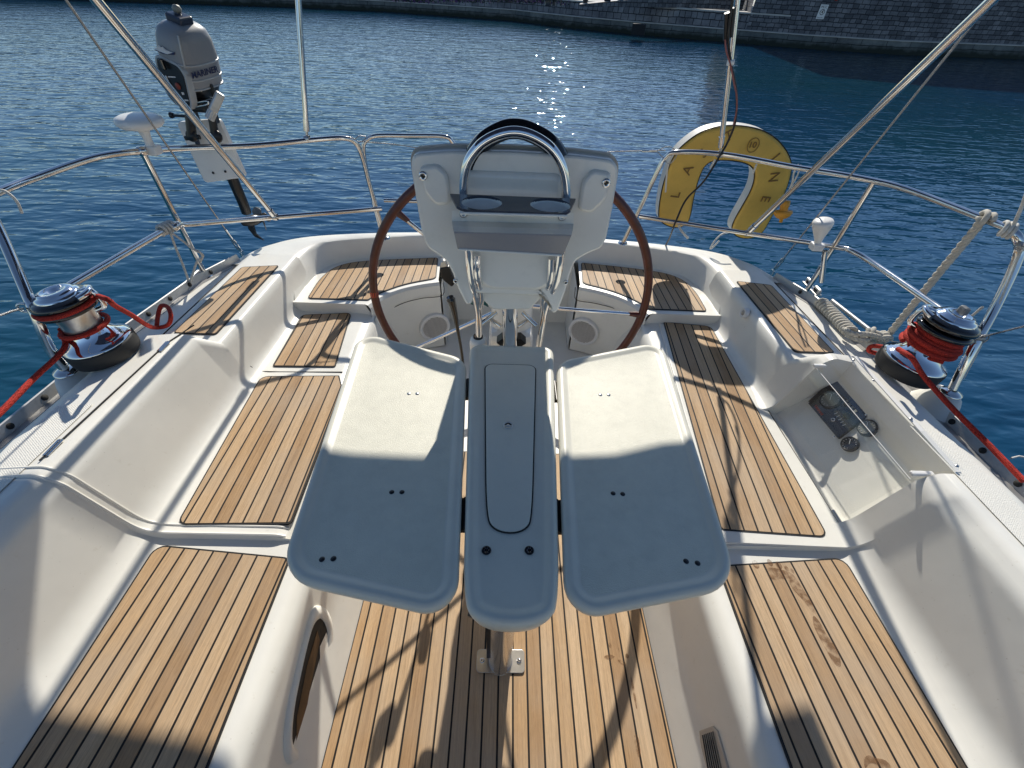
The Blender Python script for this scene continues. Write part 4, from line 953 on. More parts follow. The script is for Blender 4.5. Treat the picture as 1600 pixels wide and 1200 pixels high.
# cleat bar behind the rope bundle
g = MB(); g.tube([P(1300, 470, .63), P(1390, 540, .63)], .011, seg=10); o = g.build('track_bar', M['alu']); setp(o, 'straight metal track bar beneath the bundled white rope on the right deck edge', 'deck track')
# thin cords on the left stanchion
g = MB(); ax = (PY(278, 352, 1.92)-PY(240, 370, 1.8)).normalized()
g.tube(coil(PY(258, 357, 1.87), ax, 4, .0195, .0195, -.03, .035, 0), .0065, seg=8)
rope3(g, [PY(266, 364, 1.87), PY(274, 386, 1.89), PY(286, 415, 1.90), P(295, 440, .63)], .0055, .03)
rope3(g, [PY(266, 362, 1.86), PY(285, 376, 1.87), PY(300, 388, 1.88), PY(312, 394, 1.88), PY(316, 402, 1.89), PY(308, 408, 1.9), PY(302, 425, 1.9), P(297, 440, .63)], .0055, .03)
g.tube(catmull(ry([(280, 352, 1.89), (294, 372, 1.89), (303, 390, 1.89), (317, 398, 1.89), (313, 410, 1.91)]), 6), .004, seg=8)
o = g.build('lashing_cord', M['cord']); setp(o, 'pale cord wound round the left middle rail and tied down to the fairlead', 'rope')
g = MB(); g.tube(ry([(-5, 297, 1.46), (6, 298, 1.46), (18, 306, 1.46), (28, 318, 1.46), (34, 333, 1.46)]), .0042, seg=8, smooth_n=5)
o = g.build('hanging_cord', M['cord']); setp(o, 'short loose cord hanging from the left top rail at the picture edge', 'rope')
g = MB(); g.tube(ry([(36, 482, 1.21), (20, 486, 1.16), (-20, 500, 1.05), (-60, 512, .9)]), .0035, seg=8)
o = g.build('lifeline_wire', M['wire']); setp(o, 'steel lifeline leading forward from the eye on the left stanchion', 'lifeline')
# cords on the right front stanchion
g = MB(); ax = V3((.75, -.55, -.1)).normalized()
g.tube(coil(PY(1574, 359, 1.45), ax, 3, .021, .021, -.018, .02, 0), .0062, seg=8)
g.tube(catmull(ry([(1605, 300, 1.44), (1596, 325, 1.44), (1582, 356, 1.44)]), 5), .0055, seg=8)
g.tube(catmull(ry([(1580, 365, 1.43), (1592, 385, 1.40), (1588, 420, 1.38), (1572, 455, 1.35), (1552, 500, 1.31), (1540, 520, 1.29), (1528, 540, 1.27), (1500, 590, 1.23)]), 5), .0045, seg=8)
g.tube(catmull(ry([(1600, 386, 1.38), (1592, 400, 1.38), (1580, 430, 1.36), (1558, 482, 1.32), (1530, 545, 1.27), (1505, 592, 1.23)]), 5), .0035, seg=8)
g.tube(catmull(ry([(1508, 503, 1.5), (1535, 480, 1.36)]), 3), .0045, seg=8)
o = g.build('lashing_cord', M['cord']); setp(o, 'pale cords knotted round the right front stanchion and running down beside it', 'rope')
g = MB(); g.lathe([(.0, -.012), (.011, -.012), (.012, .012), (0, .014)], PY(1531, 528, 1.27), (1, -.4, .1), 14)
g.tube([PY(1531, 528, 1.27)+V3((math.cos(a)*.020, -.01, math.sin(a)*.020)) for a in [2*PI*k/18 for k in range(18)]], .0025, seg=6, closed=True)
g.tube(ry([(1531, 528, 1.27), (1560, 520, 1.2), (1640, 500, .95)]), .003, seg=8)
o = g.build('lifeline_wire', M['wire']); setp(o, 'steel lifeline with round eye leading forward from the right stanchion', 'lifeline')
g = MB(); g.lathe([(.0, -.014), (.013, -.014), (.014, .014), (0, .016)], PY(1597, 385, 1.39), (1, -.4, .1), 14); g.tube(ry([(1597, 385, 1.39), (1660, 376, 1.1)]), .0035, seg=8)
o = g.build('upper_lifeline_wire', M['wire']); setp(o, 'upper lifeline fitting at the right picture edge under the knotted cord', 'lifeline')
g = MB(); c = P(1567, 713, .66); g.tube(ry([(1580, 716, .92), (1592, 713, .93), (1640, 722, .9)]), .0035, seg=8); o = g.build('eye_cord', M['cord']); setp(o, 'short pale cord made fast to the toe rail hole at the lower right', 'rope')

# ================================================================== ANTENNAS
def antenna(base, topc, R_, lab, flat):
    t = thing('mushroom_antenna', base, lab, 'antenna', 'white satellite antennas on the stern rail')
    d = (topc-base).normalized()
    g = MB(); g.box(base, (.055, .045, .034), bev=.006); g.build('clamp', M['white'], t)
    L = (topc-base).length
    g = MB()
    if flat: g.lathe([(.018, .01), (.015, .25*L), (.016, .5*L), (.022, .75*L), (.030, .90*L), (.040, L-.02)], base, d, 28)
    else: g.lathe([(.016, .01), (.017, .3*L), (.024, .5*L), (.036, .8*L), (.043, L)], base, d, 28)
    g.build('stem', M['white'], t)
    g = MB(); g.lathe([(.038, -.026), (R_*.86, -.016), (R_*.99, -.006), (R_, .004), (R_*.94, .014), (R_*.75, .021), (R_*.4, .026), (0, .027)] if flat else [(.042, -.002), (R_, .004), (R_, .016), (R_*.9, .024), (R_*.5, .029), (0, .03)], topc, d, 36); g.build('dome', M['white'], t)
antenna(PY(238, 234, 1.96), PY(218, 190, 1.96), .082, 'wide white mushroom antenna clamped on the left top rail', True)
antenna(PY(1276, 385, 2.05), PY(1285, 352, 2.05), .044, 'small round white antenna clamped on the right middle rail', False)

# ================================================================== OUTBOARD
ob_o = PY(318, 165, 2.30)
ob = thing('outboard_motor', ob_o, 'grey outboard motor with black front panel on the left stern rail', 'outboard motor')
br_ = thing('motor_bracket', PY(330, 235, 2.33), 'white rectangular mounting board under the outboard motor', 'bracket')
bd = [PY(x, y, Y) for x, y, Y in ((275, 191, 2.30), (341, 186, 2.30), (383, 277, 2.31), (320, 286, 2.31))]
g = MB(); g.prism(bez_round(bd, .018, 5), V3((.004, .022, 0)), bev=(.003, .003)); bo = g.build('board', M['white'], br_)
for px, py in ((333, 270), (352, 268)):
    g = MB(); g.lathe([(0, .003), (.005, .003), (.006, 0)], PY(px, py, 2.305), (0, -1, 0), 14); g.build('bolt', M['black'], bo)
Uo = (PY(283, 40, 2.26)-PY(312, 150, 2.30)).normalized()
Fo = V3((-.34, -.94, 0)); Fo = (Fo-Uo*Fo.dot(Uo)).normalized(); So = Fo.cross(Uo).normalized()
if So.x < 0: So = -So
Lh = (PY(283, 40, 2.26)-PY(312, 150, 2.30)).length
O0 = PY(311, 146, 2.34)
def oc(f, s, u): return O0+Fo*f+So*s+Uo*u
def sect(u, ff, fb, w, e=3.2, n=36, cf=0):
    out = []
    for k in range(n):
        a = 2*PI*k/n; c, s = math.cos(a), math.sin(a)
        x = KW*math.copysign(abs(c)**(2/e), c); w_ = w*KW; y = math.copysign(abs(s)**(2/e), s)
        out.append(oc(cf+(ff if x > 0 else fb)*x, w_*y, u))
    return out
def loftc(nm, ss, mat, par, cap=True):
    g = MB(); n = len(ss[0]); g.add([p for s in ss for p in s], [[j*n+i, j*n+(i+1) % n, (j+1)*n+(i+1) % n, (j+1)*n+i] for j in range(len(ss)-1) for i in range(n)])
    if cap: g.add(ss[0], [list(range(n))], 0, False); g.add(ss[-1], [list(range(n))], 0, True)
    return g.build(nm, M[mat], par)
k = Lh/.30; KW = .90
loftc('engine_pan', [sect(-.035*k, .050, .05, .04), sect(-.01*k, .072, .070, .058), sect(.02*k, .088, .088, .070), sect(.06*k, .100, .098, .080), sect(.085*k, .104, .100, .082)], 'black', ob)
cow = loftc('cowling', [sect(.058*k, .105, .106, .084), sect(.065*k, .110, .110, .088), sect(.12*k, .115, .114, .093), sect(.19*k, .113, .112, .092), sect(.25*k, .104, .104, .085), sect(.285*k, .090, .092, .072), sect(.302*k, .070, .072, .054), sect(.309*k, .035, .04, .026)], 'cowl', ob)
for hh_, ww in ((.062, .0885), (.105, .0925), (.170, .0930)):
    ss = sect(hh_*k, .1135, .1125, ww-.001); idx = [i for i in range(36) if 2 <= i <= 15]
    g = MB(); g.tube([ss[i] for i in idx], .0038, seg=8); g.build('cowl_stripe', M['cowllight'], cow)
g = MB(); g.tube([sect(hh, .115*f_, .11, .093*w_)[4]+Fo*.001+So*.001 for hh, f_, w_ in ((.165*k, 1, 1), (.19*k, .985, .99), (.25*k, .905, .92), (.285*k, .79, .78))], .004, seg=8, smooth_n=4); g.build('cowl_stripe', M['cowllight'], cow)
g = MB(); pf = bez_round([oc(.1055, s*.88, u*k) for s, u in ((-.064, .165), (.050, .165), (.072, .135), (.062, .0), (.04, -.03), (-.04, -.03), (-.070, .0), (-.078, .13))], .015, 4)
g.prism(pf, -Fo*.03, bev=(.004, .004)); fp = g.build('control_panel', M['black'], ob)
g = MB(); pf2 = inset3(pf, -.009, Fo); g.prism([p-Fo*.002 for p in pf2], -Fo*.03, bev=(.003, .003)); g.build('panel_surround', M['cowllight'], ob)
g = MB(); g.box(oc(.116, -.02, .150*k), (.014, .016, .04), bev=.005); g.build('starter_grip', M['blackgloss'], fp)
g = MB(); g.lathe([(0, .003), (.012, .003), (.013, 0)], oc(.108, .018, .070*k), Fo, 18); g.build('choke_knob', simple('dull_red_knob', (.28, .05, .03), .5), fp)
g = MB(); g.tube([oc(.109, -.03, .085*k), oc(.109, -.005, .02*k)], .0022, seg=6); g.lathe([(0, .002), (.005, .002), (.005, 0)], oc(.108, -.032, .09*k), Fo, 12); g.box(oc(.109, .036, .045*k), (.009, .003, .009)); g.box(oc(.109, .005, .105*k), (.038, .002, .004)); g.box(oc(.109, .045, .018*k), (.016, .003, .005)); g.build('panel_marks', M['decalwhite'], fp)
g = MB(); g.box(oc(-.005, -.005, .318*k), (.072, .066, .030), rot=Matrix((So, Fo, Uo)).transposed(), bev=.007); g.lathe([(.026, .018), (.022, .030), (.012, .034), (.011, .040)], oc(-.01, -.01, .293*k), Uo, 20); g.build('fuel_cap', M['navy'], cow)
g = MB(); g.lathe([(0, 0), (.014, .002), (.017, .012), (.012, .022), (0, .026)], oc(-.012, -.014, .293*k)+Uo*.038, Uo, 16); g.build('vent_screw', simple('grey_vent_screw', (.25, .25, .22), .5), cow)
# lettering and emblem
sdir = (So*.99); tpos = oc(.018, .0842, .137*k)
text('MARINER', .033, tpos+So*.0012, -Fo, Uo, M['darkblue'], 'cowl_lettering', cow, bold=.0004)
g = MB(); em = [(-.045, -.006), (-.022, .006), (-.014, .017), (-.004, .011), (.006, .017), (.016, .010), (.046, .010), (.030, -.002), (.012, -.005), (-.010, -.006), (-.022, -.009)]
e0 = oc(.1075, -.012, .205*k); g.prism([e0+So*x*1.0+Uo*y+Fo*(.0-abs(x)*.12) for x, y in em], -Fo*.004); g.build('emblem', M['decalwhite'], cow)
g = MB(); em2 = [(-.052, -.013), (.0, -.010), (.050, .004), (.056, .015), (.02, -.004), (-.03, -.008)]
g.prism([e0+So*x+Uo*y+Fo*(.0005-abs(x)*.12) for x, y in em2], -Fo*.004); g.build('emblem_wing', M['darkblue'], cow)
g = MB(); g.box(oc(.0, .083, .05*k), (.018, .014, .05), bev=.004); g.build('cowl_latch', M['black'], ob)
# clamp bracket, tiller, leg
g = MB(); g.box(PY(309, 162, 2.31), (.12, .11, .05), bev=.012); g.box(PY(299, 176, 2.28), (.035, .05, .10), bev=.008); g.box(PY(330, 176, 2.28), (.030, .05, .09), bev=.008)
g.tube(ry([(296, 170, 2.27), (298, 195, 2.26), (300, 215, 2.26)]), .020, seg=12); g.tube(ry([(330, 175, 2.27), (335, 205, 2.26), (338, 213, 2.26)]), .017, seg=12)
g.lathe([(0, .01), (.026, .008), (.028, 0), (.02, -.01)], PY(338, 213, 2.25), (0, -1, .2), 20); g.lathe([(0, .01), (.024, .008), (.026, 0), (.02, -.01)], PY(300, 212, 2.25), (0, -1, .2), 20)
g.tube(ry([(290, 216, 2.25), (312, 214, 2.25)]), .010, seg=8); g.tube(ry([(267, 180, 2.27), (295, 182, 2.27)]), .006, seg=8); g.lathe([(.012, -.006), (.013, .0), (.010, .008)], PY(268, 180, 2.27), (1, 0, 0), 12)
g.build('clamp_bracket', M['black'], ob)
g = MB(); g.tube(ry([(300, 162, 2.25), (322, 158, 2.25), (324, 163, 2.25), (306, 167, 2.25)]), .0035, seg=8, smooth_n=5); g.build('tilt_handle', M['steel'], ob)
g = MB(); g.box(PY(309, 224, 2.28), (.022, .01, .04), bev=.004); g.build('clamp_pad', M['navy'], ob)
a_, b_ = PY(344, 147, 2.20), PY(327, 186, 2.16); dd = (b_-a_).normalized()
g = MB(); rot = dd.to_track_quat('Z', 'Y').to_matrix(); g.box(a_.lerp(b_, .32), (.032, .034, (b_-a_).length*.72), rot=rot, bev=.006); g.build('tiller_arm', M['alu'], ob)
g = MB(); g.tube([a_.lerp(b_, .65), b_], .0165, seg=16); 
for kk in range(12):
    an = kk*PI/6; u = dd.orthogonal().normalized(); w = dd.cross(u); off = (u*math.cos(an)+w*math.sin(an))*.0165; g.tube([a_.lerp(b_, .7)+off, b_+off], .0025, seg=5)
g.build('throttle_grip', M['brushed'], ob)
g = MB(); legp = ry([(322, 190, 2.36), (345, 235, 2.39), (366, 285, 2.42), (380, 318, 2.44), (385, 332, 2.45)]); g.tube(legp, .030, seg=14, smooth_n=4, taper=lambda t: 1.0-.15*t); g.build('leg', M['black'], ob)
g = MB(); c = PY(392, 345, 2.46); g.lathe([(0, -.06), (.018, -.05), (.028, -.02), (.03, .02), (.02, .06), (0, .075)], c, (.5, .8, -.1), 20); gc = g.build('gearcase', M['black'], ob)
g = MB()
for kk in range(3):
    a = kk*2*PI/3+.4; u = V3((.85, -.5, 0)).normalized(); w = V3((0, 0, 1)); d = u*math.cos(a)+w*math.sin(a); nx = V3((.5, .8, -.1)).normalized(); q = c+nx*.07
    s_ = d.cross(nx); g.prism(bez_round([q+d*.01-s_*.01, q+d*.035-s_*.032+nx*.012, q+d*.072-s_*.012+nx*.008, q+d*.068+s_*.022-nx*.010, q+d*.03+s_*.024-nx*.012, q+d*.01+s_*.01], .012, 4), nx*.004)
g.build('propeller', simple('worn_metal', (.16, .155, .15), .5, .6, var=.4, vscale=60), ob)
g = MB(); g.prism([PY(x, y, 2.47) for x, y in ((384, 338), (396, 352), (400, 366), (412, 376), (398, 370), (388, 358))], V3((0, .01, 0))); g.build('skeg', M['black'], gc)

# ================================================================== HORSESHOE BUOY
Yb_ = 2.66
hb = thing('horseshoe_buoy', PY(1130, 360, Yb_), 'mustard yellow horseshoe lifebuoy with hand-lettered cover hanging on the right stern rail', 'lifebuoy')
face = [(1031, 338), (1035, 303), (1045, 268), (1058, 241), (1078, 221), (1103, 206), (1132, 199), (1160, 199), (1190, 205), (1213, 218), (1229, 236), (1237, 254), (1237, 270), (1230, 295), (1219, 318), (1205, 343), (1192, 364), (1174, 373), (1155, 371), (1146, 360), (1150, 345), (1163, 322), (1175, 300), (1181, 280), (1179, 264), (1165, 255), (1140, 251), (1116, 252), (1101, 262), (1091, 285), (1084, 312), (1079, 338), (1072, 352), (1055, 356), (1038, 350)]
fc = catmull([PY(x, y, Yb_) for x, y in face], 4, True)
fd = [p+V3((0, .004, 0)) for p in fc]
g = MB(); g.prism(fd, V3((0, .09, 0)), bev=(.014, .010)); cov = g.build('cover', M['yellow'], hb)
g = MB(); fo = inset3(fc, -.0035, V3((0, 1, 0))); n = len(fo); g.add([p+V3((0, .022, 0)) for p in fo]+[p+V3((0, .095, 0)) for p in fo], [[i, (i+1) % n, n+(i+1) % n, n+i] for i in range(n)]); g.build('white_edge', M['piping'], hb)
g = MB(); g.tube([p+V3((0, .016, 0)) for p in fo], .003, seg=6, closed=True); g.build('seam_piping', M['black'], hb)
def lt(s, px, py, ox, oy, size=.076):
    c = PY(px, py, Yb_-.001); up = PY(px+ox*20, py+oy*20, Yb_)-PY(px, py, Yb_); z = V3((0, -1, 0)); x = up.cross(z)
    text(s, size, c, x, up, M['ink'], 'hand_lettering', cov, depth=.0012)
lt('L', 1056, 305, -1, -.12); lt('A', 1075, 266, -1, -.38); lt('S', 1099, 240, -.75, -.7); lt('T', 1139, 213, -.2, -1); lt('I', 1211, 246, .75, -.6); lt('N', 1209, 277, 1, -.12); lt('E', 1196, 311, 1, .12)
lt('10', 1176, 227, .35, -1, .044)
g = MB(); c = PY(1177, 227, Yb_-.001); g.tube([c+V3((math.cos(a)*.030, 0, math.sin(a)*.036)) for a in [2*PI*k/32 for k in range(32)]], .0018, seg=6, closed=True); g.build('lettered_ring', M['ink'], cov)
for pts_, r_ in (([(1060, 352, 2.62), (1066, 362, 2.60), (1075, 372, 2.60)], .007), ([(1142, 362, 2.6), (1128, 366, 2.58), (1117, 376, 2.56), (1110, 388, 2.55), (1114, 386, 2.55), (1124, 376, 2.56)], .005), ([(1117, 250, 2.57), (1110, 262, 2.6)], .005), ([(1182, 257, 2.5), (1177, 270, 2.58)], .005), ([(1052, 240, 2.57), (1043, 262, 2.6), (1040, 300, 2.63)], .005), ([(1247, 257, 2.3), (1240, 272, 2.35), (1238, 285, 2.4), (1232, 300, 2.5)], .0045), ([(1251, 258, 2.3), (1246, 274, 2.35), (1236, 292, 2.42)], .0035)):
    g = MB(); g.tube(ry(pts_), r_, seg=8, smooth_n=4); g.build('webbing_tie', M['piping'], hb)
rl = thing('rescue_light', PY(1225, 330, 2.5), 'orange rescue light hanging upside down beside the yellow buoy', 'rescue light')
c = PY(1226, 322, 2.5); ax = (PY(1219, 350, 2.48)-c).normalized()
g = MB(); g.lathe([(0, -.03), (.024, -.028), (.025, -.002), (.021, .01), (.022, .024)], c, ax, 20); g.build('lamp_body', M['orange'], rl)
g = MB(); g.lathe([(.022, .022), (.046, .026), (.049, .036), (.040, .052), (.026, .064), (.010, .070), (.009, .088), (0, .09)], c, ax, 22); g.build('float_collar', M['orange'], rl)
text('B4', .026, c+ax*.040+V3((-.002, -.036, .012)), (1, 0, 0), (0, -.2, 1), M['decalwhite'], 'light_marking', rl)

# ================================================================== ENGINE PANEL
wo3 = B(1.268, 1.05, .4965); e1_ = V3((0, 1, -SL)).normalized(); e2_ = (B(1.352, 1.05, .59)-B(1.185, 1.05, .403)).normalized(); pn = e1_.cross(e2_).normalized()
if pn.x > 0: pn = -pn
def ep(px, py, off=0.0): return PP(px, py, wo3+pn*off, pn)
epn = thing('engine_instruments', ep(1310, 635), 'black engine instrument panel with round dials set in the recess of the right coaming', 'instrument panel')
q = [ep(1261, 628, .012), ep(1305, 588, .012), ep(1357, 648, .012), ep(1309, 685, .012)]
g = MB(); g.prism(bez_round(q, .008, 4), -pn*.014, bev=(.002, .002)); pb = g.build('panel_board', M['blackgloss'], epn)
def dial(px, py, r, off, nm, rim='black', d=M['dial'], par=pb):
    c = ep(px, py, off); g = MB(); g.lathe([(r*.86, .006), (r*.95, .009), (r, .006), (r*1.02, -.004), (r*.98, -.03)], c, pn, 32); o = g.build(nm, M[rim], par)
    g = MB(); g.lathe([(0, .004), (r*.87, .0045)], c, pn, 28); g.build('dial_face', d, o)
    g = MB(); u = (e1_*.6+e2_*.5).normalized(); g.tube([c+pn*.006-u*r*.1, c+pn*.006+u*r*.62], .0011, seg=6); g.build('needle', M['decalwhite'], o)
    g = MB()
    for kk in range(11):
        a = -2.3+kk*.46; dv = e1_*math.cos(a)+e2_*math.sin(a); g.tube([c+pn*.0055+dv*r*.66, c+pn*.0055+dv*r*.78], .0008, seg=5)
    g.build('dial_marks', M['decalwhite'], o)
dial(1298, 625, .040, .012, 'rev_counter'); 
dial(1355, 668, .032, .014, 'gauge', par=epn); dial(1328, 694, .029, .006, 'gauge', par=epn, d=M['blackgloss'])
g = MB()
for kk in range(4): 
    c = ep(1322.5+kk*4.6, 627+kk*5.1, .0135); rr = Matrix((e1_, e2_, pn)).transposed(); g.box(c, (.011, .011, .002), rot=rr)
g.build('warning_lamps', M['dial'], pb)
g = MB(); g.lathe([(.0045, .003), (.007, .004), (.0078, 0)], ep(1302, 656, .013), pn, 18); g.build('key_ring', M['steel'], pb)
g = MB(); g.lathe([(0, .010), (.010, .009), (.013, .0)], ep(1323, 650, .013), pn, 20); g.build('key_knob', M['rubber'], pb)
for kk in range(5):
    g = MB(); c = ep(1306+kk*3.2, 646+kk*4.5, .0135); rr = Matrix((e1_, e2_, pn)).transposed(); g.box(c, (.002, .012, .001), rot=rr); g.build('panel_legend', M['decalwhite'], pb)
text('YANMAR', .0145, ep(1279, 641, .0135), -e1_, e2_, M['red'], 'panel_lettering', pb, depth=.0004)
for px, py in ((1263, 629), (1303, 682), (1308, 590), (1353, 648)):
    g = MB(); g.lathe([(.0, .001), (.003, .0015), (.004, 0)], ep(px, py, .0135), pn, 12); g.build('panel_screw', M['steel'], pb)
cv = thing('panel_cover', B(1.16, 1.0, .45), 'clear hinged plastic cover over the engine panel recess', 'cover')
g = MB(); ys = [.79, 1.06, 1.33]
pr = [(1.155, .441), (1.21, .60), (1.232, .672), (1.262, .712), (1.345, .7262), (1.365, .7262)]
vs = [B(x, y, z) for y in (.788, 1.332) for x, z in pr]; g.add(vs, [[i, i+1, 7+i, 6+i] for i in range(5)]); g.build('clear_sheet', M['clear'], cv)
g = MB(); g.box(B(1.351, 1.06, .7295), (.016, .548, .004), bev=.001); g.build('hinge_strip', M['white'], cv)
g = MB(); g.tube([B(1.231, .788, .675), B(1.231, 1.332, .675)], .0014, seg=6); g.build('fold_line', M['white'], cv)
for y in (.80, 1.0, 1.2, 1.325):
    g = MB(); g.lathe([(0, .003), (.004, .003), (.006, 0)], B(1.345, y, .7315), (0, 0, 1), 14); g.build('cover_screw', M['brushed'], cv)
g = MB(); g.box(B(1.250, .790, .702), (.07, .016, .012), bev=.004); g.build('cover_hinge', M['white'], cv)
g = MB(); g.box(B(1.235, 1.333, .69), (.05, .014, .014), bev=.004); g.build('cover_hinge', M['white'], cv)

# ================================================================== QUAY
WZ = -.50
def Q(px, py, z=WZ): return P(px, py, z, 0)
wlp = [(-420, -18), (-100, -8), (150, 1), (280, 5.5), (450, 11), (600, 18), (800, 32.5), (858, 40), (900, 45), (1000, 55), (1130, 66), (1250, 76), (1400, 86), (1600, 93), (1900, 106), (2400, 116)]
WL = [Q(*p) for p in wlp]

def stone(name, bw, bh, cols, mortar=(.02, .02, .022), algae=False, msize=.018):
    m, nt, b = nodes(name); L = nt.links.new
    uv = N(nt, 'ShaderNodeUVMap'); ns = N(nt, 'ShaderNodeTexNoise', i_Scale=2.2, i_Detail=3.0); L(uv.outputs[0], ns.inputs['Vector'])
    mxv = N(nt, 'ShaderNodeMixRGB', blend_type='LINEAR_LIGHT', i_Fac=.045); L(uv.outputs[0], mxv.inputs[1]); L(ns.outputs['Color'], mxv.inputs[2])
    br = N(nt, 'ShaderNodeTexBrick', i_Scale=1.0, i_Mortar_Size=msize, i_Mortar_Smooth=.3, i_Bias=0.0, i_Brick_Width=bw, i_Row_Height=bh)
    br.inputs['Color1'].default_value = (*cols[0], 1); br.inputs['Color2'].default_value = (*cols[1], 1); br.inputs['Mortar'].default_value = (*mortar, 1); br.offset_frequency = 2; br.squash = .7; br.squash_frequency = 3
    L(mxv.outputs[0], br.inputs['Vector'])
    n2 = N(nt, 'ShaderNodeTexNoise', i_Scale=.9, i_Detail=8.0, i_Roughness=.75); L(uv.outputs[0], n2.inputs['Vector'])
    r2 = ramp(nt, [(.32, (.35, .36, .40)), (.55, (1, 1, 1)), (.72, (1.5, 1.45, 1.4))]); L(n2.outputs['Fac'], r2.inputs[0])
    mx = N(nt, 'ShaderNodeMixRGB', blend_type='MULTIPLY', i_Fac=.9); L(br.outputs['Color'], mx.inputs[1]); L(r2.outputs[0], mx.inputs[2]); out = mx.outputs[0]
    if algae:
        sp = N(nt, 'ShaderNodeSeparateXYZ'); L(uv.outputs[0], sp.inputs[0]); n3 = N(nt, 'ShaderNodeTexNoise', i_Scale=3.0, i_Detail=5.0); L(uv.outputs[0], n3.inputs['Vector'])
        ad = N(nt, 'ShaderNodeMath', operation='MULTIPLY_ADD', i_1=.35); L(n3.outputs['Fac'], ad.inputs[0]); L(sp.outputs[1], ad.inputs[2])
        r3 = ramp(nt, [(.30, (1, 1, 1)), (.55, (0, 0, 0))]); L(ad.outputs[0], r3.inputs[0])
        ma = N(nt, 'ShaderNodeMixRGB', i_Color2=(.014, .022, .016, 1)); L(r3.outputs[0], ma.inputs[0]); L(out, ma.inputs[1]); out = ma.outputs[0]
    L(out, b.inputs['Base Color']); b.inputs['Roughness'].default_value = .85
    bp = N(nt, 'ShaderNodeBump', i_Strength=.8, i_Distance=.04); L(br.outputs['Fac'], bp.inputs['Height']); bp.invert = True; L(bp.outputs[0], b.inputs['Normal'])
    return m
M['stone_low'] = stone('weedy_quay_stone', 1.1, .28, [(.13, .15, .15), (.19, .20, .19)], algae=True, msize=.012)
M['stone_mid'] = stone('quay_ashlar', .42, .27, [(.17, .17, .18), (.26, .26, .27)], msize=.016)
M['stone_wall'] = stone('bastion_masonry', .34, .17, [(.10, .105, .115), (.23, .23, .24)], mortar=(.03, .03, .035), msize=.014)
M['coping'] = simple('pale_stone_coping', (.50, .48, .44), .8, var=.2, vscale=2, dirt=.3)
M['paving'] = simple('pale_stone_paving', (.42, .41, .38), .85, var=.25, vscale=.8, dirt=.3)
def backn(i, pts):
    a = pts[max(0, i-1)]; b = pts[min(len(pts)-1, i+1)]; t = (b-a); t.z = 0; t.normalize(); n = V3((-t.y, t.x, 0)); return n if n.y > 0 or abs(n.x) > .99 else -n
def setback(pts, d): return [p+backn(i, pts)*d for i, p in enumerate(pts)]
def wallstrip(mb, pts, z0, z1, batter=0.0, mi=0, vs0=None):
    top = setback(pts, batter); s = 0; uv = []; vs = []
    for i, p in enumerate(pts):
        if i: s += (pts[i]-pts[i-1]).length
        vs += [V3((p.x, p.y, z0)), V3((top[i].x, top[i].y, z1))]; uv += [(s, z0-WZ), (s, z1-WZ)]
    mb.add(vs, [[2*i, 2*i+2, 2*i+3, 2*i+1] for i in range(len(pts)-1)], mi, False, uv)
def sub(pts, n=4):
    out = []
    for a, b in zip(pts, pts[1:]): out += [a.lerp(b, k/n) for k in range(n)]
    return out+[pts[-1]]
W2 = sub(WL, 4)
iA = 7*4   # vertex at px 858 where the ledge begins
lowq = thing('quay_wall', V3((WL[9].x, WL[9].y, WZ)), 'dark weed-stained stone quay footing with pale ledge along the far waterline', 'quay wall')
g = MB(); wallstrip(g, W2, -1.6, .0, .06); g.build('footing', M['stone_low'], lowq)
g = MB(); a = setback(W2, .05); b = setback(W2, .42); 
g.add([V3((p.x, p.y, .0)) for p in setback(W2, .02)]+[V3((p.x, p.y, .035)) for p in setback(W2, .02)]+[V3((p.x, p.y, .035)) for p in b], [[i, i+1, len(W2)+i+1, len(W2)+i] for i in range(len(W2)-1)]+[[len(W2)+i, len(W2)+i+1, 2*len(W2)+i+1, 2*len(W2)+i] for i in range(len(W2)-1)], 0, False); g.build('ledge', M['coping'], lowq)
S1 = setback(W2, .38)
iB = 11*4-3  # high wall begins
midw = thing('quay_wall', V3((S1[iA].x, S1[iA].y, 0)), 'low grey ashlar quay wall with white coping under the sunlit promenade', 'quay wall')
g = MB(); wallstrip(g, S1[:iB+3], .03, .62, .04); g.build('ashlar_face', M['stone_mid'], midw)
g = MB(); c1_, c2_ = setback(S1[:iB+3], .01), setback(S1[:iB+3], .34); nn = len(c1_)
g.add([V3((p.x, p.y, .62)) for p in c1_]+[V3((p.x, p.y, .68)) for p in c1_]+[V3((p.x, p.y, .685)) for p in c2_], [[i, i+1, nn+i+1, nn+i] for i in range(nn-1)]+[[nn+i, nn+i+1, 2*nn+i+1, 2*nn+i] for i in range(nn-1)], 0, False); g.build('coping', M['coping'], midw)
g = MB(); far = [p+V3((p.x*.9, 40, 0)) for p in c2_]
g.add([V3((p.x, p.y, .668)) for p in c2_]+[V3((p.x, p.y, .668)) for p in far], [[i, i+1, nn+i+1, nn+i] for i in range(nn-1)], 0, False)
o = g.build('promenade', M['paving']); setp(o, kind='structure')
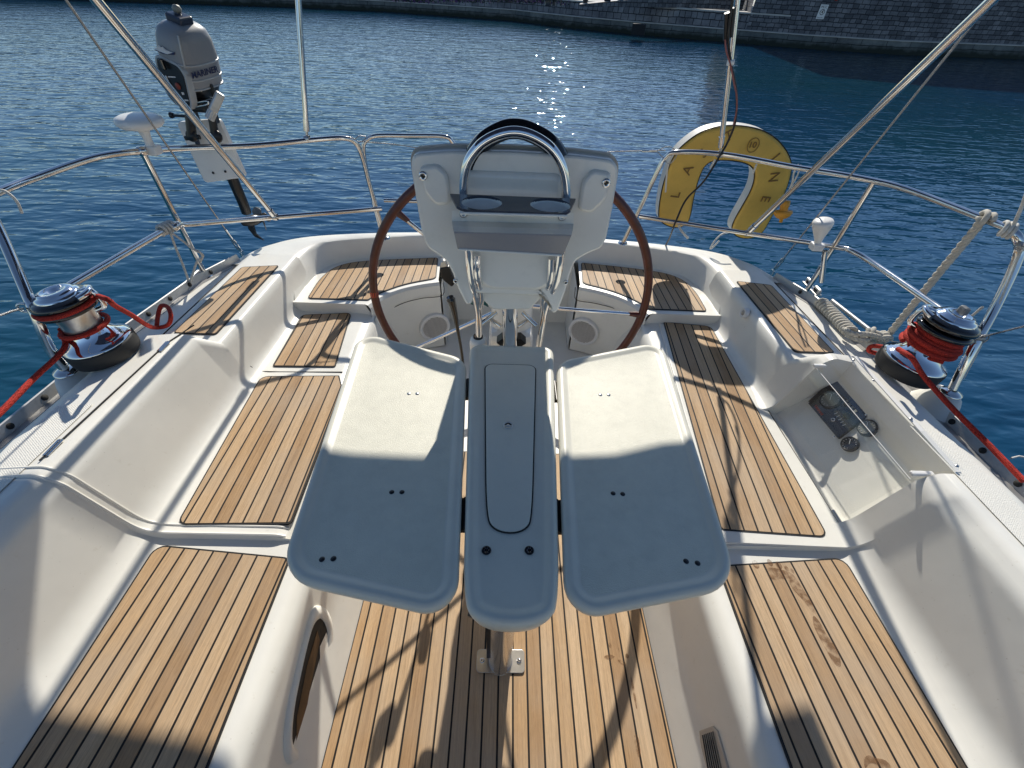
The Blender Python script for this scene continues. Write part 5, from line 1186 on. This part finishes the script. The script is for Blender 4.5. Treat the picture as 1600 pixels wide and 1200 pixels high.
# second low wall on the promenade, rising towards the bastion
bast = thing('bastion_wall', V3((S1[iB].x, S1[iB].y, 0)), 'tall shadowed bastion wall of rough masonry rising from the water on the right', 'stone wall')
g = MB(); wallstrip(g, S1[iB:], .03, 6.5, .25); g.build('masonry_face', M['stone_wall'], bast)
ret = [S1[iB]+V3((.02, .2, 0)), S1[iB]+V3((1.5, 6, 0)), S1[iB]+V3((4, 14, 0))]
g = MB(); wallstrip(g, ret[::-1], .6, 6.5, 0); g.build('return_face', M['stone_wall'], bast)
a0, a1 = Q(858, 14, .66), S1[iB]+V3((-.1, .9, 0)); a0 = V3((a0.x, a0.y+3.0, 0))
ww = thing('parapet_wall', V3((a1.x, a1.y, .67)), 'dark sloping parapet wall on the promenade running up to the bastion', 'stone wall')
g = MB(); p0 = [Q(905, 9.5, .68), Q(1000, 11.0, .68), Q(1075, 12, .68), Q(1160, 15, .68)]
tops = [.74, 1.0, 1.25, 1.5]
vs = []; uv = []; s = 0
for i, p in enumerate(p0):
    if i: s += (p-p0[i-1]).length
    vs += [V3((p.x, p.y, .67)), V3((p.x, p.y, tops[i]))]; uv += [(s, 0), (s, tops[i]-.67)]
g.add(vs, [[2*i, 2*i+2, 2*i+3, 2*i+1] for i in range(3)], 0, False, uv)
g.build('wall_face', M['stone_wall'], ww)
g = MB(); g.add([v for v in [vs[2*i+1] for i in range(4)]]+[vs[2*i+1]+V3((.1, .5, .02)) for i in range(4)], [[i, i+1, 5+i, 4+i] for i in range(3)], 0, False); g.build('wall_top', M['coping'], ww)
for k_, px in enumerate((943, 961, 981, 1009, 1033)):
    t_ = (px-905)/255*3; i = min(2, int(t_)); pt = vs[2*i+1].lerp(vs[2*i+3], t_-i)
    g = MB(); g.box(pt+V3((0, .25, .05)), (.28, .28, .12), bev=.04); o = g.build('stone_block', M['stone_mid']); setp(o, 'small dark stone block capping the sloping promenade parapet', 'stone block', 'stone blocks on the parapet')
for k_, (px, h, r, lab) in enumerate(((856, .34, .13, 'thick black iron bollard at the end of the stone ledge'), (865, .22, .07, 'thin black post just right of the thick bollard'), (876, .30, .03, 'slender black post farthest right on the quay edge'), (914, .24, .12, 'dark bollard where the sloping parapet starts'))):
    b0 = Q(px, 9.0, .68); g = MB(); g.lathe([(r*1.1, 0), (r, .03), (r*.8, h*.5), (r*1.1, h*.85), (r*1.15, h), (0, h+.02)], b0, (0, 0, 1), 16); o = g.build('bollard', M['black']); setp(o, lab, 'bollard')
# steps block on the ledge
c = (Q(1000, 44, .0)); g = MB(); rowb = [V3((c.x-.32, c.y-.12, -.5)), V3((c.x+.28, c.y-.30, -.5))]
g.box(Q(999, 41, .02)+V3((0, .05, -.12)), (.62, .35, .42), rot=Matrix.Rotation(-.28, 3, 'Z'), bev=.02); o = g.build('landing_step', M['stone_mid']); setp(o, 'square stone landing step jutting from the quay ledge', 'step')
# flowering shrubs along the promenade edge, tiny in the picture
random.seed(11)
shm = simple('purple_flowers', (.10, .04, .13), .8, var=.6, vscale=6)
grm = simple('dark_shrub_leaves', (.02, .035, .02), .8, var=.5, vscale=6)
for px, lab in ((640, 'low purple-flowering shrub leftmost on the promenade edge'), (720, 'low purple-flowering shrub in the middle of the promenade edge'), (795, 'purple-flowering shrub left of the thick bollard'), (845, 'dark shrub growing right behind the thick bollard')):
    b0 = Q(px, 4 if px < 800 else 6, .68)+V3((0, .5, 0)); t = thing('flowering_shrub', b0, lab, 'shrub', 'flowering shrubs on the promenade')
    for nm, mt, cnt in (('leaves', grm, 260), ('flowers', shm, 160)):
        g = MB()
        for _ in range(cnt):
            x, y = random.gauss(0, .55), random.gauss(0, .2); zz = abs(random.gauss(0, .10)); p = b0+V3((x, y, zz)); s = random.uniform(.025, .06)
            d1 = V3((random.uniform(-1, 1), random.uniform(-1, 1), random.uniform(-1, 1))).normalized(); d2 = d1.orthogonal().normalized()
            g.add([p-d1*s, p+d2*s*.6, p+d1*s, p-d2*s*.6], [[0, 1, 2, 3]], 0, False)
        g.build(nm, mt, t)
# sign on the bastion
si = 0
def onwall(px, py):
    best = None
    for a, b in zip(S1[iB:], S1[iB+1:]):
        t = (b-a); n = V3((-t.y, t.x, 0)).normalized(); q = PP(px, py, a-n*.0, n); k_ = (q-a).dot(t)/t.length_squared
        if -.01 <= k_ <= 1.01 and (best is None or q.y < best[0].y): 
            nn_ = n if n.y < 0 else -n; off = .25*(q.z-.03)/6.47
            best = (q-nn_*off+nn_*.03, nn_, t.normalized())
    return best
s0, sn, stt = onwall(1285, 18); stt = stt if stt.x > 0 else -stt
sg = thing('mooring_sign', s0, 'small white rectangular notice with a ringed figure fixed to the dark bastion wall', 'sign')
cc = onwall(1285, 18.5)[0]; hw, hh2 = .17, .26
g = MB(); g.prism([cc+stt*x+V3((0, 0, z)) for x, z in ((-hw, -hh2), (hw, -hh2), (hw, hh2), (-hw, hh2))], -sn*.02); g.build('board', M['white'], sg)
text('MCC', .12, cc+V3((0, 0, .17))+sn*.004, stt, (0, 0, 1), M['black'], 'sign_lettering', sg); text('4', .17, cc+V3((0, 0, -.01))+sn*.004, stt, (0, 0, 1), M['black'], 'sign_lettering', sg, bold=.004); text('North Pier', .06, cc+V3((0, 0, -.21))+sn*.004, stt, (0, 0, 1), M['black'], 'sign_lettering', sg)
g = MB(); g.tube([cc+sn*.006+stt*math.cos(a)*.095+V3((0, 0, -.01+math.sin(a)*.095)) for a in [2*PI*k/28 for k in range(28)]], .010, seg=6, closed=True); g.build('sign_ring', M['black'], sg)
rp = onwall(1307, -1); g = MB(); g.lathe([(0, .10), (.05, .09), (.075, .04), (.08, 0), (.06, -.02)], rp[0]+V3((0, 0, .02)), rp[1], 20); o = g.build('harbour_light', simple('red_lamp_lens', (.6, .02, .03), .3)); setp(o, 'small red lamp fixed on the bastion wall above the white notice', 'lamp')

# ================================================================== WATER
def water():
    m, nt, b = nodes('harbour_water'); L = nt.links.new
    b.inputs['Base Color'].default_value = (.0035, .030, .055, 1); b.inputs['Roughness'].default_value = .05; b.inputs['IOR'].default_value = 1.7; b.inputs['Specular Tint'].default_value = (.54, .76, 1, 1)
    tc = N(nt, 'ShaderNodeTexCoord')
    n0 = N(nt, 'ShaderNodeTexNoise', i_Scale=.12, i_Detail=3.0); L(tc.outputs['Object'], n0.inputs['Vector'])
    rc = ramp(nt, [(.35, (.0012, .046, .072)), (.65, (.002, .040, .098))]); L(n0.outputs['Fac'], rc.inputs[0]); L(rc.outputs[0], b.inputs['Base Color'])
    def wv(sx, sy, rot, detail, rough, dist=.5):
        mp = N(nt, 'ShaderNodeMapping'); mp.inputs['Rotation'].default_value = (0, 0, rot); mp.inputs['Scale'].default_value = (sx, sy, 1); L(tc.outputs['Object'], mp.inputs['Vector'])
        n = N(nt, 'ShaderNodeTexNoise', i_Scale=1.0, i_Detail=detail, i_Roughness=rough, i_Distortion=dist); L(mp.outputs[0], n.inputs['Vector']); return n
    a = wv(2.0, 6.0, .34, 1.0, .5); c = wv(6.0, 14.0, -.25, 1.0, .5); d = wv(.5, 1.4, .2, 2.0, .5); e = wv(16.0, 26.0, .5, 1.0, .5)
    def ma(x, k, y):
        n = N(nt, 'ShaderNodeMath', operation='MULTIPLY_ADD', i_1=k); L(x, n.inputs[0])
        if y is not None: L(y, n.inputs[2])
        else: n.inputs[2].default_value = 0
        return n.outputs[0]
    h = ma(a.outputs['Fac'], .026, None); h = ma(c.outputs['Fac'], .0066, h); h = ma(d.outputs['Fac'], .04, h); h = ma(e.outputs['Fac'], .0005, h)
    bp = N(nt, 'ShaderNodeBump', i_Strength=1.0, i_Distance=1.0); L(h, bp.inputs['Height']); L(bp.outputs[0], b.inputs['Normal'])
    return m
g = MB(); g.add([V3((-300, -60, WZ)), V3((300, -60, WZ)), V3((300, 400, WZ)), V3((-300, 400, WZ))], [[0, 1, 2, 3]], 0, False)
o = g.build('water', water()); o['kind'] = 'structure'
g = MB(); g.add([V3((-600, -300, -4)), V3((600, -300, -4)), V3((600, 900, -4)), V3((-600, 900, -4))], [[0, 1, 2, 3]], 0, False)
o = g.build('seabed', simple('seabed_mud', (.03, .05, .045), .9)); o['kind'] = 'structure'

# ================================================================== LIGHT, SKY, CAMERA
el, az = math.atan(.69), math.radians(5.5)
sd = V3((math.sin(az)*math.cos(el), math.cos(az)*math.cos(el), math.sin(el)))
sun = bpy.data.lights.new('sun', 'SUN'); sun.energy = 5.0; sun.angle = math.radians(.53); sun.color = (1, .94, .84)
so = bpy.data.objects.new('sun', sun); COL.objects.link(so); so.rotation_euler = sd.to_track_quat('Z', 'Y').to_euler()
w = bpy.data.worlds.new('World'); SC.world = w; w.use_nodes = True; nt = w.node_tree
sky = nt.nodes.new('ShaderNodeTexSky'); sky.sky_type = 'NISHITA'; sky.sun_disc = False; sky.sun_elevation = el; sky.sun_rotation = az
sky.air_density = 1.0; sky.dust_density = .2; sky.ozone_density = 2.2
bg = nt.nodes['Background']; bg.inputs[1].default_value = .10; tint = N(nt, 'ShaderNodeMixRGB', blend_type='MULTIPLY', i_Fac=1.0, i_Color2=(.94, 1.0, 1.06, 1)); nt.links.new(sky.outputs[0], tint.inputs[1]); nt.links.new(tint.outputs[0], bg.inputs[0])
cam = bpy.data.cameras.new('camera'); cam.sensor_width = 36; cam.lens = F_/1600*36; cam.clip_start = .02; cam.clip_end = 2000
co = bpy.data.objects.new('camera', cam); COL.objects.link(co)
co.matrix_world = Matrix(((RT.x, UP.x, -FW.x, C0.x), (RT.y, UP.y, -FW.y, C0.y), (RT.z, UP.z, -FW.z, C0.z), (0, 0, 0, 1)))
SC.camera = co
SC.view_settings.view_transform = 'Standard'; SC.view_settings.look = 'None'; SC.view_settings.exposure = 0; SC.view_settings.gamma = 1
SC.render.engine = 'CYCLES'
